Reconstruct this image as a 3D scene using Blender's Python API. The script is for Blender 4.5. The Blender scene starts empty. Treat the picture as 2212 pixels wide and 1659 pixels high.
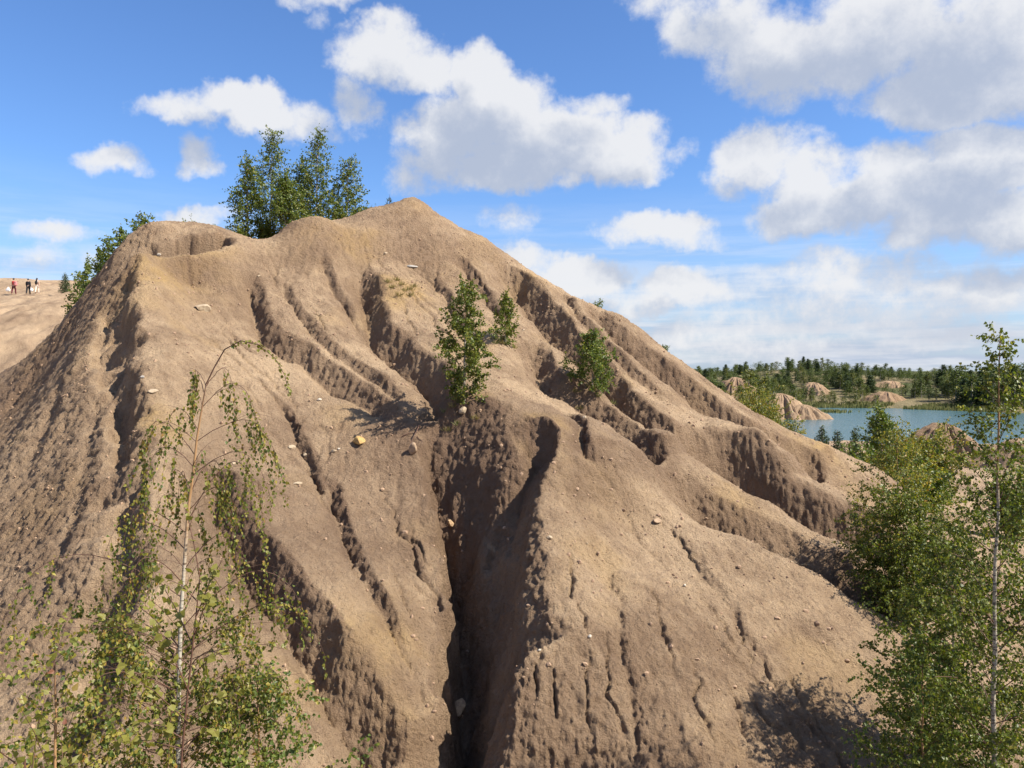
import bpy, math, random
import numpy as np
from mathutils import Vector, Matrix

random.seed(7)
rng = np.random.default_rng(7)
scene = bpy.context.scene
COL = scene.collection
R = math.radians

# ---------------------------------------------------------------- camera
FOC = 788.0                      # focal length in pixels for a 1024 px wide picture
PITCH = math.atan(14.0 / FOC)    # the camera looks a touch below the horizon
cam_d = bpy.data.cameras.new('camera')
cam_d.sensor_width = 36.0
cam_d.lens = FOC / 1024 * 36.0
cam_d.clip_start = 0.05
cam_d.clip_end = 8000
cam = bpy.data.objects.new('camera', cam_d)
COL.objects.link(cam)
cam.location = (0, 0, 0)
cam.rotation_euler = (R(90) - PITCH, 0, 0)
scene.camera = cam
K = 1024 / 2212.0


def direction(a, b):
    """sight line through a point of the photograph (2212 px wide survey grid)"""
    x = (a * K - 512) / FOC
    z = (384 - b * K) / FOC
    c, s = math.cos(PITCH), math.sin(PITCH)
    return Vector((x, c + z * s, z * c - s))


def at(a, b, y):
    d = direction(a, b)
    return np.array([d.x / d.y * y, y, d.z / d.y * y])


# ---------------------------------------------------------------- sky, sun, exposure
SUN_EL, SUN_AZ = R(46), R(107)          # azimuth clockwise from +Y (the view direction)
SUN_VEC = Vector((math.cos(SUN_EL) * math.sin(SUN_AZ), math.cos(SUN_EL) * math.cos(SUN_AZ), math.sin(SUN_EL)))
sun_d = bpy.data.lights.new('sun', 'SUN')
sun_d.energy = 5.0
sun_d.angle = R(0.53)
sun_d.color = (1.0, 0.93, 0.80)
sun = bpy.data.objects.new('sun', sun_d)
COL.objects.link(sun)
sun.rotation_euler = SUN_VEC.to_track_quat('Z', 'Y').to_euler()
sun.location = SUN_VEC * 300
scene.view_settings.view_transform = 'Standard'
scene.view_settings.look = 'None'
scene.view_settings.exposure = 0.92
scene.view_settings.gamma = 1.0
scene.view_settings.use_curve_mapping = False
scene.cycles.max_bounces = 6
scene.cycles.transparent_max_bounces = 8
scene.cycles.use_denoising = True

world = bpy.data.worlds.new('World')
scene.world = world
world.use_nodes = True
world.cycles.sampling_method = 'MANUAL'
world.cycles.sample_map_resolution = 256


class NT:
    """small helper round a node tree"""
    def __init__(self, tree):
        self.t = tree

    def new(self, kind, **kw):
        n = self.t.nodes.new(kind)
        for k, v in kw.items():
            setattr(n, k, v)
        return n

    def link(self, a, b):
        self.t.links.new(a, b)

    def put(self, sock, v):
        if isinstance(v, bpy.types.NodeSocket):
            self.t.links.new(v, sock)
        elif v is not None:
            sock.default_value = v

    def math(self, op, a, b=None, c=None, clamp=False):
        n = self.new('ShaderNodeMath', operation=op, use_clamp=clamp)
        self.put(n.inputs[0], a)
        if b is not None:
            self.put(n.inputs[1], b)
        if c is not None:
            self.put(n.inputs[2], c)
        return n.outputs[0]

    def vmath(self, op, a, b=None, scale=None):
        n = self.new('ShaderNodeVectorMath', operation=op)
        self.put(n.inputs[0], a)
        if b is not None:
            self.put(n.inputs[1], b)
        if scale is not None:
            self.put(n.inputs['Scale'], scale)
        return n.outputs['Value'] if op in ('LENGTH', 'DOT_PRODUCT') else n.outputs[0]

    def noise(self, vec, scale, detail=4, rough=0.55, lac=2.0, distort=0.0):
        n = self.new('ShaderNodeTexNoise')
        if vec is not None:
            self.link(vec, n.inputs['Vector'])
        n.inputs['Scale'].default_value = scale
        n.inputs['Detail'].default_value = detail
        n.inputs['Roughness'].default_value = rough
        n.inputs['Lacunarity'].default_value = lac
        n.inputs['Distortion'].default_value = distort
        return n

    def smooth(self, v, lo, hi, a=0.0, b=1.0):
        n = self.new('ShaderNodeMapRange', interpolation_type='SMOOTHSTEP')
        self.put(n.inputs['Value'], v)
        n.inputs['From Min'].default_value = lo
        n.inputs['From Max'].default_value = hi
        n.inputs['To Min'].default_value = a
        n.inputs['To Max'].default_value = b
        return n.outputs[0]

    def mix(self, f, a, b, blend='MIX'):
        n = self.new('ShaderNodeMix', data_type='RGBA', blend_type=blend)
        self.put(n.inputs['Factor'], f)
        self.put(n.inputs['A'], a)
        self.put(n.inputs['B'], b)
        return n.outputs['Result']


def rgb(*c):
    return (c[0], c[1], c[2], 1.0)


# cloud heaps of the sky: place (survey grid), half width, half height, weight
CLOUDS = [
    (400, 245, 100, 36, .80), (515, 232, 110, 46, 1.0), (635, 262, 85, 52, .75), (322, 228, 45, 22, .45),
    (840, 122, 105, 58, .95), (905, 160, 70, 48, .85), (765, 212, 50, 55, .75), (780, 265, 40, 40, .35),
    (1030, 178, 62, 70, 1.0), (1085, 245, 115, 85, 1.1), (985, 285, 120, 72, 1.0), (1195, 305, 150, 78, 1.1),
    (1320, 345, 115, 60, 1.0), (1100, 345, 220, 52, .95), (1395, 300, 55, 45, .65), (925, 382, 70, 34, .5),
    (1280, 225, 66, 36, .62), (1465, 340, 45, 22, .35),
    (1560, 55, 120, 85, .85), (1690, 125, 150, 105, 1.0), (1880, 85, 220, 120, .95), (2110, 100, 220, 140, 1.0),
    (2030, 205, 200, 66, 1.0), (1665, 225, 70, 42, .5), (1470, 5, 110, 45, .5), (2230, 150, 150, 90, .9),
    (1655, 338, 95, 52, .85), (1745, 385, 90, 52, .8), (1780, 445, 150, 58, 1.0), (1945, 395, 140, 70, .95),
    (2120, 345, 170, 85, 1.0), (2080, 465, 220, 70, .95), (1585, 385, 60, 34, .6), (2240, 480, 170, 70, .95),
    (1425, 497, 100, 36, .8), (1490, 525, 70, 24, .5), (1110, 485, 70, 45, .35),
    (1250, 598, 130, 38, .95), (1480, 622, 85, 38, .9), (1350, 655, 190, 30, .7), (1130, 565, 90, 35, .7),
    (1850, 600, 380, 52, .50), (2120, 630, 240, 60, .72), (1900, 680, 460, 46, .55), (1650, 735, 560, 34, .50), (2100, 735, 300, 36, .52),
    (245, 345, 66, 32, .75), (300, 372, 40, 18, .35), (425, 335, 44, 38, .7), (455, 352, 30, 22, .4),
    (130, 502, 100, 28, .6), (110, 560, 120, 34, .4), (430, 468, 90, 20, .75),
    (690, 5, 80, 22, .5), (680, 42, 36, 32, .45), (1860, 760, 200, 16, .4),
]


def cloud_group():
    g = bpy.data.node_groups.new('cloud_cover', 'ShaderNodeTree')
    g.interface.new_socket('Direction', in_out='INPUT', socket_type='NodeSocketVector')
    g.interface.new_socket('Cover', in_out='OUTPUT', socket_type='NodeSocketFloat')
    g.interface.new_socket('Sunward', in_out='OUTPUT', socket_type='NodeSocketFloat')
    g.interface.new_socket('Puff', in_out='OUTPUT', socket_type='NodeSocketFloat')
    t = NT(g)
    gi = t.new('NodeGroupInput')
    go = t.new('NodeGroupOutput')
    d = gi.outputs[0]
    w = t.noise(d, 9.0, 5, .62)
    off = t.vmath('SUBTRACT', w.outputs['Color'], (0.5, 0.5, 0.5))
    dd = t.vmath('ADD', d, t.vmath('SCALE', off, scale=0.080))
    rows3 = []
    for k in range(0, len(CLOUDS), 3):          # three heaps at a time, one per vector component
        IA, OA, IE, OE, W = [], [], [], [], []
        for (a, b, ra, rb, wt) in (CLOUDS[k:k + 3] * 3)[:3]:
            v = direction(a, b).normalized()
            v2 = direction(a + ra, b).normalized()
            v3 = direction(a, b - rb).normalized()
            A, E = math.atan2(v.x, v.y), math.asin(v.z)
            sa = abs(math.atan2(v2.x, v2.y) - A)
            se = abs(math.asin(v3.z) - E)
            IA.append(1 / sa); OA.append(-A / sa); IE.append(1 / se); OE.append(-E / se); W.append(wt)
        rows3.append([tuple(q_) for q_ in (IA, OA, IE, OE, [-.55 * w_ for w_ in W], W)])

    def mad(u, m_, c_):
        n = t.new('ShaderNodeVectorMath', operation='MULTIPLY_ADD')
        for sk, vv in zip(n.inputs, (u, m_, c_)):
            t.put(sk, vv)
        return n.outputs[0]

    def heaps(vec):
        sp = t.new('ShaderNodeSeparateXYZ')
        t.link(vec, sp.inputs[0])
        az = t.math('ARCTAN2', sp.outputs[0], sp.outputs[1])
        el = t.math('ARCSINE', sp.outputs[2])
        vaz = t.new('ShaderNodeCombineXYZ'); vel = t.new('ShaderNodeCombineXYZ')
        for i in range(3):
            t.link(az, vaz.inputs[i]); t.link(el, vel.inputs[i])
        acc = None
        for (IA, OA, IE, OE, M, W) in rows3:
            p = mad(vaz.outputs[0], IA, OA)
            q = mad(vel.outputs[0], IE, OE)
            m = mad(mad(p, p, t.vmath('MULTIPLY', q, q)), M, W)
            acc = m if acc is None else t.vmath('MAXIMUM', acc, m)
        s3 = t.new('ShaderNodeSeparateXYZ')
        t.link(acc, s3.inputs[0])
        acc = t.math('SMOOTH_MAX', t.math('SMOOTH_MAX', s3.outputs[0], s3.outputs[1], .1), s3.outputs[2], .1)
        return t.math('MAXIMUM', acc, -0.6)
    acc = heaps(dd)
    acc2 = heaps(t.vmath('NORMALIZE', t.vmath('ADD', dd, (0.030, 0.0, 0.044))))
    # the same broken cumulus goes on all round the sky
    sp2 = t.new('ShaderNodeSeparateXYZ')
    t.link(d, sp2.inputs[0])
    den = t.math('ADD', t.math('MAXIMUM', sp2.outputs[2], 0.0), 0.16)
    flat = t.vmath('SCALE', d, scale=t.math('DIVIDE', 1.0, den))
    big = t.noise(flat, 1.1, 4, .52)
    rest = t.math('MULTIPLY_ADD', big.outputs['Fac'], 4.5, -2.1)
    inside = t.smooth(t.vmath('DOT_PRODUCT', d, tuple(direction(1106, 560).normalized())), .70, .80)
    keep = t.math('SUBTRACT', rest, t.math('MULTIPLY', inside, 3.0))
    acc = t.math('MAXIMUM', acc, keep)
    fine = t.noise(d, 20.0, 8, .64)
    tot = t.math('MULTIPLY_ADD', t.math('SUBTRACT', fine.outputs['Fac'], 0.5), 1.5, acc)
    t.link(tot, go.inputs[0])
    t.link(t.math('MAXIMUM', acc2, t.math('SUBTRACT', keep, .15)), go.inputs[1])
    t.link(fine.outputs['Fac'], go.inputs[2])
    return g


def build_world():
    tree = world.node_tree
    tree.nodes.clear()
    t = NT(tree)
    out = t.new('ShaderNodeOutputWorld')
    bg = t.new('ShaderNodeBackground')
    t.link(bg.outputs[0], out.inputs[0])
    bg.inputs['Strength'].default_value = 0.073
    sky = t.new('ShaderNodeTexSky', sky_type='NISHITA')
    sky.sun_disc = False
    sky.sun_elevation = SUN_EL
    sky.sun_rotation = SUN_AZ
    sky.altitude = 200
    sky.air_density = 1.0
    sky.dust_density = 0.6
    sky.ozone_density = 2.2
    tc = t.new('ShaderNodeTexCoord')
    d = t.vmath('NORMALIZE', tc.outputs['Generated'])
    g = cloud_group()
    n1 = t.new('ShaderNodeGroup', node_tree=g)
    t.link(d, n1.inputs[0])
    # a second look a little towards the sun tells the lit flank of a heap from its shaded underside
    cover = t.smooth(n1.outputs[0], 0.04, 0.70)
    cover = t.math('MULTIPLY', cover, 0.95)
    puff = t.math('SUBTRACT', n1.outputs[2], .5)
    sunw = t.math('MULTIPLY_ADD', puff, -1.5, n1.outputs[1])
    lit = t.smooth(sunw, -0.05, 1.05)
    ccol = t.mix(lit, rgb(6.3, 6.35, 6.5), rgb(3.45, 3.9, 4.85))
    # clear sky a little deeper and more saturated than the model's
    hs = t.new('ShaderNodeHueSaturation')
    hs.inputs['Saturation'].default_value = 1.02
    hs.inputs['Value'].default_value = 1.0
    t.link(sky.outputs[0], hs.inputs['Color'])
    # thin pale veil of far cloud over the horizon
    sp = t.new('ShaderNodeSeparateXYZ')
    t.link(d, sp.inputs[0])
    stretch = t.new('ShaderNodeVectorMath', operation='MULTIPLY')
    t.link(d, stretch.inputs[0])
    stretch.inputs[1].default_value = (3, 3, 34)
    st = t.noise(stretch.outputs[0], 1.3, 4, .55)
    low = t.smooth(sp.outputs[2], 0.02, 0.24, 1.0, 0.0)
    veil = t.math('MULTIPLY', low, t.smooth(st.outputs['Fac'], .32, .60, .45, .95))
    blue = t.mix(1.0, hs.outputs[0], rgb(.80, 1.05, 1.40), 'MULTIPLY')
    st2 = t.noise(stretch.outputs[0], 2.6, 5, .6)
    vcol = t.mix(t.smooth(st2.outputs['Fac'], .38, .62), rgb(3.6, 4.15, 5.3), rgb(5.3, 5.55, 6.1))
    base = t.mix(veil, blue, vcol)
    col = t.mix(cover, base, ccol)
    t.link(col, bg.inputs['Color'])


build_world()


# ---------------------------------------------------------------- noise in numpy
def _hash(ix, iy, seed):
    h = (ix.astype(np.uint32) * np.uint32(374761393) + iy.astype(np.uint32) * np.uint32(668265263)
         + np.uint32((seed * 2654435761) & 0xffffffff))
    h = (h ^ (h >> np.uint32(13))) * np.uint32(1274126177)
    return h ^ (h >> np.uint32(16))


def gnoise(x, y, seed=0):
    """gradient noise, about -1..1"""
    x = np.asarray(x, np.float32); y = np.asarray(y, np.float32)
    fx, fy = np.floor(x), np.floor(y)
    ix, iy = fx.astype(np.int64), fy.astype(np.int64)
    tx, ty = x - fx, y - fy
    ux, uy = tx * tx * tx * (tx * (tx * 6 - 15) + 10), ty * ty * ty * (ty * (ty * 6 - 15) + 10)

    def g(ax, ay):
        h = _hash(ix + ax, iy + ay, seed)
        ang = (h & np.uint32(1023)).astype(np.float32) * np.float32(2 * math.pi / 1024)
        return np.cos(ang) * (tx - ax) + np.sin(ang) * (ty - ay)
    a = g(0, 0); b = g(1, 0); c = g(0, 1); d = g(1, 1)
    return ((a + ux * (b - a)) * (1 - uy) + (c + ux * (d - c)) * uy) * 1.5


def gnoise3(x, y, z, seed=0):
    """value noise in space, about -1..1"""
    x = np.asarray(x, np.float32); y = np.asarray(y, np.float32); z = np.asarray(z, np.float32)
    fx, fy, fz = np.floor(x), np.floor(y), np.floor(z)
    ix, iy, iz = fx.astype(np.int64), fy.astype(np.int64), fz.astype(np.int64)
    tx, ty, tz = x - fx, y - fy, z - fz
    ux, uy, uz = (t * t * (3 - 2 * t) for t in (tx, ty, tz))

    def g(ax, ay, az):
        h = _hash(ix + ax + (iz + az) * 7919, iy + ay - (iz + az) * 104729, seed)
        return (h & np.uint32(4095)).astype(np.float32) * np.float32(2 / 4095) - 1

    def lerp(a, b, t):
        return a + (b - a) * t
    return lerp(lerp(lerp(g(0, 0, 0), g(1, 0, 0), ux), lerp(g(0, 1, 0), g(1, 1, 0), ux), uy),
                lerp(lerp(g(0, 0, 1), g(1, 0, 1), ux), lerp(g(0, 1, 1), g(1, 1, 1), ux), uy), uz)


def fbm3(x, y, z, octaves=4, seed=0, gain=.55):
    s = 0; a = 1.0
    for o in range(octaves):
        s = s + a * gnoise3(x, y, z, seed + o * 17)
        x = x * 2.03 + 3.1; y = y * 2.03 - 1.7; z = z * 2.03 + .9; a *= gain
    return s


def fbm(x, y, octaves=4, seed=0, gain=0.5, lac=2.03):
    s = 0; a = 1.0
    for o in range(octaves):
        s = s + a * gnoise(x, y, seed + o * 17)
        x = x * lac + 3.1; y = y * lac - 1.7; a *= gain
    return s


def sstep(x, lo, hi):
    t = np.clip((x - lo) / (hi - lo), 0, 1)
    return t * t * (3 - 2 * t)


# ---------------------------------------------------------------- survey of the land: x, y, z
def S(*rows):
    return [tuple(at(a, b, y)) for (a, b, y) in rows]


SKYLINE = S((310, 487, 30), (400, 482, 31.5), (480, 490, 31.5), (540, 519, 31), (590, 512, 31), (625, 484, 31), (690, 470, 31), (740, 481, 32),
            (790, 455, 34), (830, 453, 34.5), (893, 428, 35), (935, 453, 34.5), (990, 490, 34), (1040, 510, 33.6), (1100, 556, 33), (1180, 616, 32),
            (1270, 662, 31), (1330, 682, 30.5), (1400, 728, 29.8), (1500, 802, 29), (1600, 871, 28), (1700, 930, 27), (1800, 972, 26.2), (1900, 1016, 25.5))
MAIN_CREST = S((1000, 872, 20.6), (1060, 872, 19.9), (1130, 897, 19.2), (1205, 945, 18.3), (1192, 1010, 17.2), (1160, 1100, 16.0), (1130, 1200, 14.9),
               (1124, 1300, 13.9), (1120, 1400, 13.0), (1110, 1530, 12.2), (1100, 1659, 11.5))
MAIN_GULLY = S((905, 900, 20.4), (925, 1000, 18.9), (945, 1070, 18.0), (968, 1150, 16.9), (975, 1230, 15.9), (980, 1300, 15.1), (975, 1400, 14.2), (975, 1500, 13.4),
               (990, 1580, 12.9), (1000, 1659, 12.4))
LEFT_CREST = S((300, 545, 26), (285, 640, 23.5), (300, 720, 21.7), (305, 800, 20.0), (315, 950, 17.5), (310, 1100, 15.3), (300, 1300, 13.0), (262, 1500, 11.2), (235, 1659, 10.2))
SURVEY = SKYLINE + MAIN_CREST + MAIN_GULLY + LEFT_CREST + S(
    # hollow behind the lip of the left shoulder
    (340, 556, 26.4), (372, 558, 26.7), (400, 558, 26.9), (425, 553, 27.3), (450, 543, 27.9), (480, 522, 29.0),
    # face between the left crest and the main gully
    (400, 600, 26.6), (500, 560, 28), (420, 720, 23.3), (500, 700, 24.8), (600, 580, 28.6), (700, 700, 25.4), (600, 800, 22.6), (760, 560, 29.6), (900, 580, 30.2),
    (900, 700, 26.2), (800, 800, 23.2), (600, 1000, 18.9), (440, 950, 18.5), (775, 960, 19.6), (460, 1150, 15.6), (600, 1300, 14.2), (800, 1150, 16.8), (850, 1300, 14.8),
    (450, 1400, 12.7), (700, 1500, 12.7), (850, 1500, 13.2), (400, 1600, 11.2), (650, 1640, 11.8),
    # left flank
    (150, 800, 22.0), (200, 700, 26), (100, 1000, 19.0), (200, 950, 18.3), (50, 1200, 16.4), (180, 1250, 14.3), (100, 1400, 13.4), (150, 1550, 11.5), (0, 1600, 11.6),
    (250, 548, 29.5), (180, 642, 31), (100, 742, 32), (0, 808, 33), (60, 850, 27.5), (0, 980, 22.5),
    # right faces and spurs
    (1000, 640, 28.2), (1100, 640, 29.5), (1000, 760, 24.4), (1080, 740, 25), (1200, 700, 28), (1300, 760, 27), (1300, 850, 24), (1150, 800, 23.6), (1275, 840, 24.3),
    (1250, 900, 21.6), (1400, 860, 25), (1500, 930, 23.8), (1400, 1000, 18.7), (1400, 1200, 15.7), (1300, 1100, 16.7), (1300, 1450, 12.5), (1500, 1350, 13.7),
    (1444, 1086, 17.5), (1600, 1157, 16.9), (1757, 1236, 16.2), (1600, 1300, 14.7), (1800, 1450, 13.7), (1500, 1600, 11.6), (1750, 1600, 12.2),
    (1444, 963, 20.6), (1560, 1033, 20.0), (1673, 1097, 19.3), (1847, 1186, 18.4),
    (1611, 957, 23), (1732, 1043, 22), (1800, 1080, 21.5), (1885, 1122, 21), (1650, 945, 25.3),
) + [
    # hidden gully floors between the spurs
    (5.0, 18.2, -4.05), (6.7, 17.3, -4.75), (3.6, 18.7, -3.0), (7.0, 20.7, -4.1), (8.6, 19.6, -4.85), (5.7, 21.6, -2.9),
    (8.6, 24.2, -3.3), (10.2, 22.9, -4.25),
    # pit of the hollow and the ground behind the skyline
    (-12.6, 28.0, 3.3), (-11.4, 28.3, 3.4), (-13.4, 33, 5.2), (-10.9, 32.8, 5.3), (-9.6, 33.2, 5.35), (-10.6, 36, 5.7), (-6, 36.5, 5.0), (-3.5, 40, 4.0), (3, 37.5, 1.0), (8, 34, -2.6), (12.5, 30, -4.9),
    (-15, 38, 4.6), (-19, 36, 1.8), (-22, 38, -0.6), (-16, 44, 5.0), (-8, 45, 5.0),
    # toe of the hill, the hollow in front, the camera's own bank
    (0, 9.5, -7.0), (0.5, 11.0, -6.6), (4, 9.5, -6.9), (7.5, 11.5, -6.6), (10, 15, -6.2), (11.5, 18.5, -5.9), (13.5, 22, -5.6), (15, 26, -5.9), (20, 30, -7.2),
    (-5, 8, -6.1), (-8.5, 9, -6.5), (-12, 13, -6.2), (-15, 17, -5.4), (-19, 23, -4.3), (-24, 30, -3.4), (-26, 38, -2.6),
    (0, 0, -1.65), (0, 2.5, -2.2), (0, 5, -4.6), (-5, 3, -3.4), (5, 3, -3.6), (-9, 3.5, -4.6), (9, 4, -5.2), (0, -6, -1.2), (-8, -6, -1.5), (8, -6, -1.5), (16, 8, -6.8), (-16, 8, -6.4),
    (4.5, 7, -6.0), (7.0, 8.5, -6.4), (-3.5, 6.2, -5.4),
    (25, 20, -7.4), (28, 10, -7.4), (-28, 15, -5.5), (-30, 25, -4.6),
]
FAR_SURVEY = [p for p in SKYLINE] + [
    (-12, 20, 0.5), (0, 16, -3), (5, 16, -4), (-15, 38, 4.6), (-22, 38, -0.6), (-16, 44, 5.0), (-8, 45, 5.0), (3, 37.5, 1.0), (12.5, 30, -4.9), (20, 30, -7.2),
    (13.5, 22, -5.6), (10, 15, -6.2), (0, 9.5, -7), (-12, 13, -6.2), (-24, 30, -3.4), (-26, 38, -2.6), (0, 0, -1.65), (16, 8, -6.8), (-16, 8, -6.4), (-28, 15, -5.5), (-30, 25, -4.6), (25, 20, -7.4), (28, 10, -7.4),
    (0, -20, -1), (30, -20, -4), (-30, -20, -3),
    # bare plateau on the left with its rim
    *S((0, 806, 45), (60, 775, 45.5), (100, 742, 50), (0, 740, 50), (0, 690, 56), (90, 672, 58), (150, 652, 60), (0, 660, 68), (100, 648, 73), (0, 634, 87), (60, 634, 87), (150, 628, 82),
       (0, 614, 97), (130, 616, 97), (0, 601, 118), (70, 602, 118), (130, 608, 118)),
    (-30, 70, 6.5), (-12, 60, 5.0), (-20, 90, 9), (-40, 140, 14), (-90, 140, 13), (-60, 60, 3), (-60, 30, -2),
    (0, 60, 1.5), (8, 48, -3.5), (15, 60, -6.5), (0, 100, 2), (10, 100, -5),
    # flats by the lake, lake bed, far shore, wooded hills
    (25, 42, -8), (32, 45, -8.0), (30, 60, -8.1), (45, 60, -8.1), (45, 70, -8.2), (60, 75, -8.3), (55, 90, -8.7), (75, 90, -8.7), (25, 90, -8.2), (40, 97, -8.85), (68, 102, -8.9), (95, 105, -8.9),
    (45, 110, -10), (60, 120, -11), (90, 125, -11), (130, 130, -11), (64, 145, -10.6), (70, 150, -11), (100, 150, -11), (75, 176, -10.4), (62, 172, -10.0), (30, 115, -8.0),
    (38, 140, -7.4), (25, 140, -6), (48, 165, -8.0), (52, 186, -8.6), (68, 192, -8.5), (90, 190, -8.5), (104, 176, -8.5), (112, 160, -8.5), (125, 150, -8.6), (150, 145, -8.6),
    (60, 215, -6), (82, 225, -5.8), (110, 220, -5.5), (130, 200, -6), (160, 190, -5.5),
    (66, 255, -5.0), (84, 268, -1.6), (100, 275, 0.8), (120, 285, -2.0), (150, 300, -6), (190, 320, -6.5), (175, 240, -4), (220, 260, -2), (60, 320, -4), (100, 340, -4), (10, 200, -4), (-60, 250, 4), (0, 330, -4),
    (300, 500, -4), (0, 600, -5), (-400, 600, 0), (600, 600, -5), (0, 1500, -5), (1500, 1500, -5), (-1500, 1500, -5), (1500, 0, -5), (-1500, 0, -5), (0, -1500, -5), (1500, -1500, -5), (-1500, -1500, -5),
    (-300, 200, 6), (300, 100, -7), (200, -100, -5), (-200, -100, -5),
]


class TPS:
    def __init__(self, pts, lam=0.0):
        p = np.array(pts, float)
        self.c = p[:, :2]
        n = len(p)
        r2 = ((self.c[:, None] - self.c[None]) ** 2).sum(-1)
        A = np.zeros((n + 3, n + 3))
        A[:n, :n] = self.k(r2) + lam * np.eye(n)
        A[:n, n] = 1; A[:n, n + 1:] = self.c
        A[n, :n] = 1; A[n + 1:, :n] = self.c.T
        b = np.zeros(n + 3); b[:n] = p[:, 2]
        self.w = np.linalg.solve(A, b)

    @staticmethod
    def k(r2):
        # between a thin plate and a cone: keeps crests from ringing
        return -np.power(r2 + 0.04, 0.65)

    def __call__(self, x, y):
        x = np.asarray(x, float); sh = x.shape
        q = np.stack([x.ravel(), np.asarray(y, float).ravel()], 1)
        out = np.empty(len(q))
        n = len(self.c)
        for i in range(0, len(q), 40000):
            s = q[i:i + 40000]
            r2 = ((s[:, None, 0] - self.c[None, :, 0]) ** 2 + (s[:, None, 1] - self.c[None, :, 1]) ** 2)
            out[i:i + 40000] = self.k(r2) @ self.w[:n] + self.w[n] + s @ self.w[n + 1:]
        return out.reshape(sh)


near_fit = TPS(SURVEY, 0.002)
far_fit = TPS(FAR_SURVEY, 0.0)

# ---------------------------------------------------------------- fine grid of the hill
CELL = 0.06
X0, X1, Y0, Y1 = -27.0, 21.0, 3.0, 43.0
NX, NY = int(round((X1 - X0) / CELL)) + 1, int(round((Y1 - Y0) / CELL)) + 1
gx = X0 + CELL * np.arange(NX)
gy = Y0 + CELL * np.arange(NY)
GX, GY = np.meshgrid(gx, gy)


def coarse(fit, step=4):
    """evaluate a smooth fit on every step-th node and spread it bicubically"""
    cx = np.linspace(X0, X1, (NX - 1) // step + 1)
    cy = np.linspace(Y0, Y1, (NY - 1) // step + 1)
    Z = fit(*np.meshgrid(cx, cy))
    return sample(Z, (GX - X0) / (cx[1] - cx[0]), (GY - Y0) / (cy[1] - cy[0]))


def sample(Z, fx, fy):
    """Catmull-Rom lookup"""
    h, w = Z.shape
    fx = np.clip(fx, 0, w - 1.001); fy = np.clip(fy, 0, h - 1.001)
    ix = np.floor(fx).astype(np.int64); iy = np.floor(fy).astype(np.int64)
    tx = fx - ix; ty = fy - iy

    def wts(t):
        return (-.5 * t + t * t - .5 * t ** 3, 1 - 2.5 * t * t + 1.5 * t ** 3, .5 * t + 2 * t * t - 1.5 * t ** 3, -.5 * t * t + .5 * t ** 3)
    wx, wy = wts(tx), wts(ty)
    out = 0
    for j in range(4):
        yy = np.clip(iy + j - 1, 0, h - 1)
        row = 0
        for i in range(4):
            row = row + wx[i] * Z[yy, np.clip(ix + i - 1, 0, w - 1)]
        out = out + wy[j] * row
    return out


Z = coarse(near_fit)


def lookup(Zg, x, y):
    return sample(Zg, (np.asarray(x) - X0) / CELL, (np.asarray(y) - Y0) / CELL)


def strike(a, b, Zg=None, y0=7.0, y1=42.0):
    """where the sight line through a survey point first meets the hill"""
    Zg = Z if Zg is None else Zg
    d = direction(a, b)
    ys = np.arange(y0, y1, 0.04)
    xs = d.x / d.y * ys
    zs = d.z / d.y * ys
    h = lookup(Zg, xs, ys)
    hit = np.nonzero(h >= zs)[0]
    i = hit[0] if len(hit) else int(np.argmin(zs - h))
    return np.array([xs[i], ys[i]])


def densify(P, step=0.15):
    P = np.array(P)[:, :2]
    out = []
    n = len(P)
    for i in range(n - 1):
        p0, p1, p2, p3 = P[max(i - 1, 0)], P[i], P[i + 1], P[min(i + 2, n - 1)]
        k = max(2, int(np.linalg.norm(p2 - p1) / step))
        for t in np.arange(k) / k:
            out.append(.5 * ((2 * p1) + (-p0 + p2) * t + (2 * p0 - 5 * p1 + 4 * p2 - p3) * t * t + (-p0 + 3 * p1 - 3 * p2 + p3) * t ** 3))
    out.append(P[-1])
    return np.array(out)


def near_line(x, y, L, reach, warp=0.0, seed=0, freq=1.4):
    """signed distance to a line (positive on its right-hand bank seen from the front), share of its length"""
    if warp:
        wx = x + warp * fbm(x * freq, y * freq, 2, seed + 5)
        wy = y + warp * fbm(x * freq + 40, y * freq, 2, seed + 9)
    else:
        wx, wy = x, y
    best = np.full(x.shape, 1e9); sd = np.zeros(x.shape); al = np.zeros(x.shape)
    seg = np.linalg.norm(np.diff(L, axis=0), axis=1)
    cum = np.concatenate([[0], np.cumsum(seg)])
    for i in range(len(L) - 1):
        a, b = L[i], L[i + 1]
        d = b - a; n2 = d @ d + 1e-12
        t = np.clip(((wx - a[0]) * d[0] + (wy - a[1]) * d[1]) / n2, 0, 1)
        ex, ey = wx - a[0] - t * d[0], wy - a[1] - t * d[1]
        q = ex * ex + ey * ey
        m = q < best
        best[m] = q[m]
        sgn = np.where(ex * -d[1] + ey * d[0] >= 0, 1.0, -1.0)
        sd[m] = (np.sqrt(q) * sgn)[m]
        al[m] = ((cum[i] + t * seg[i]) / cum[-1])[m]
    return sd, al


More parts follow.
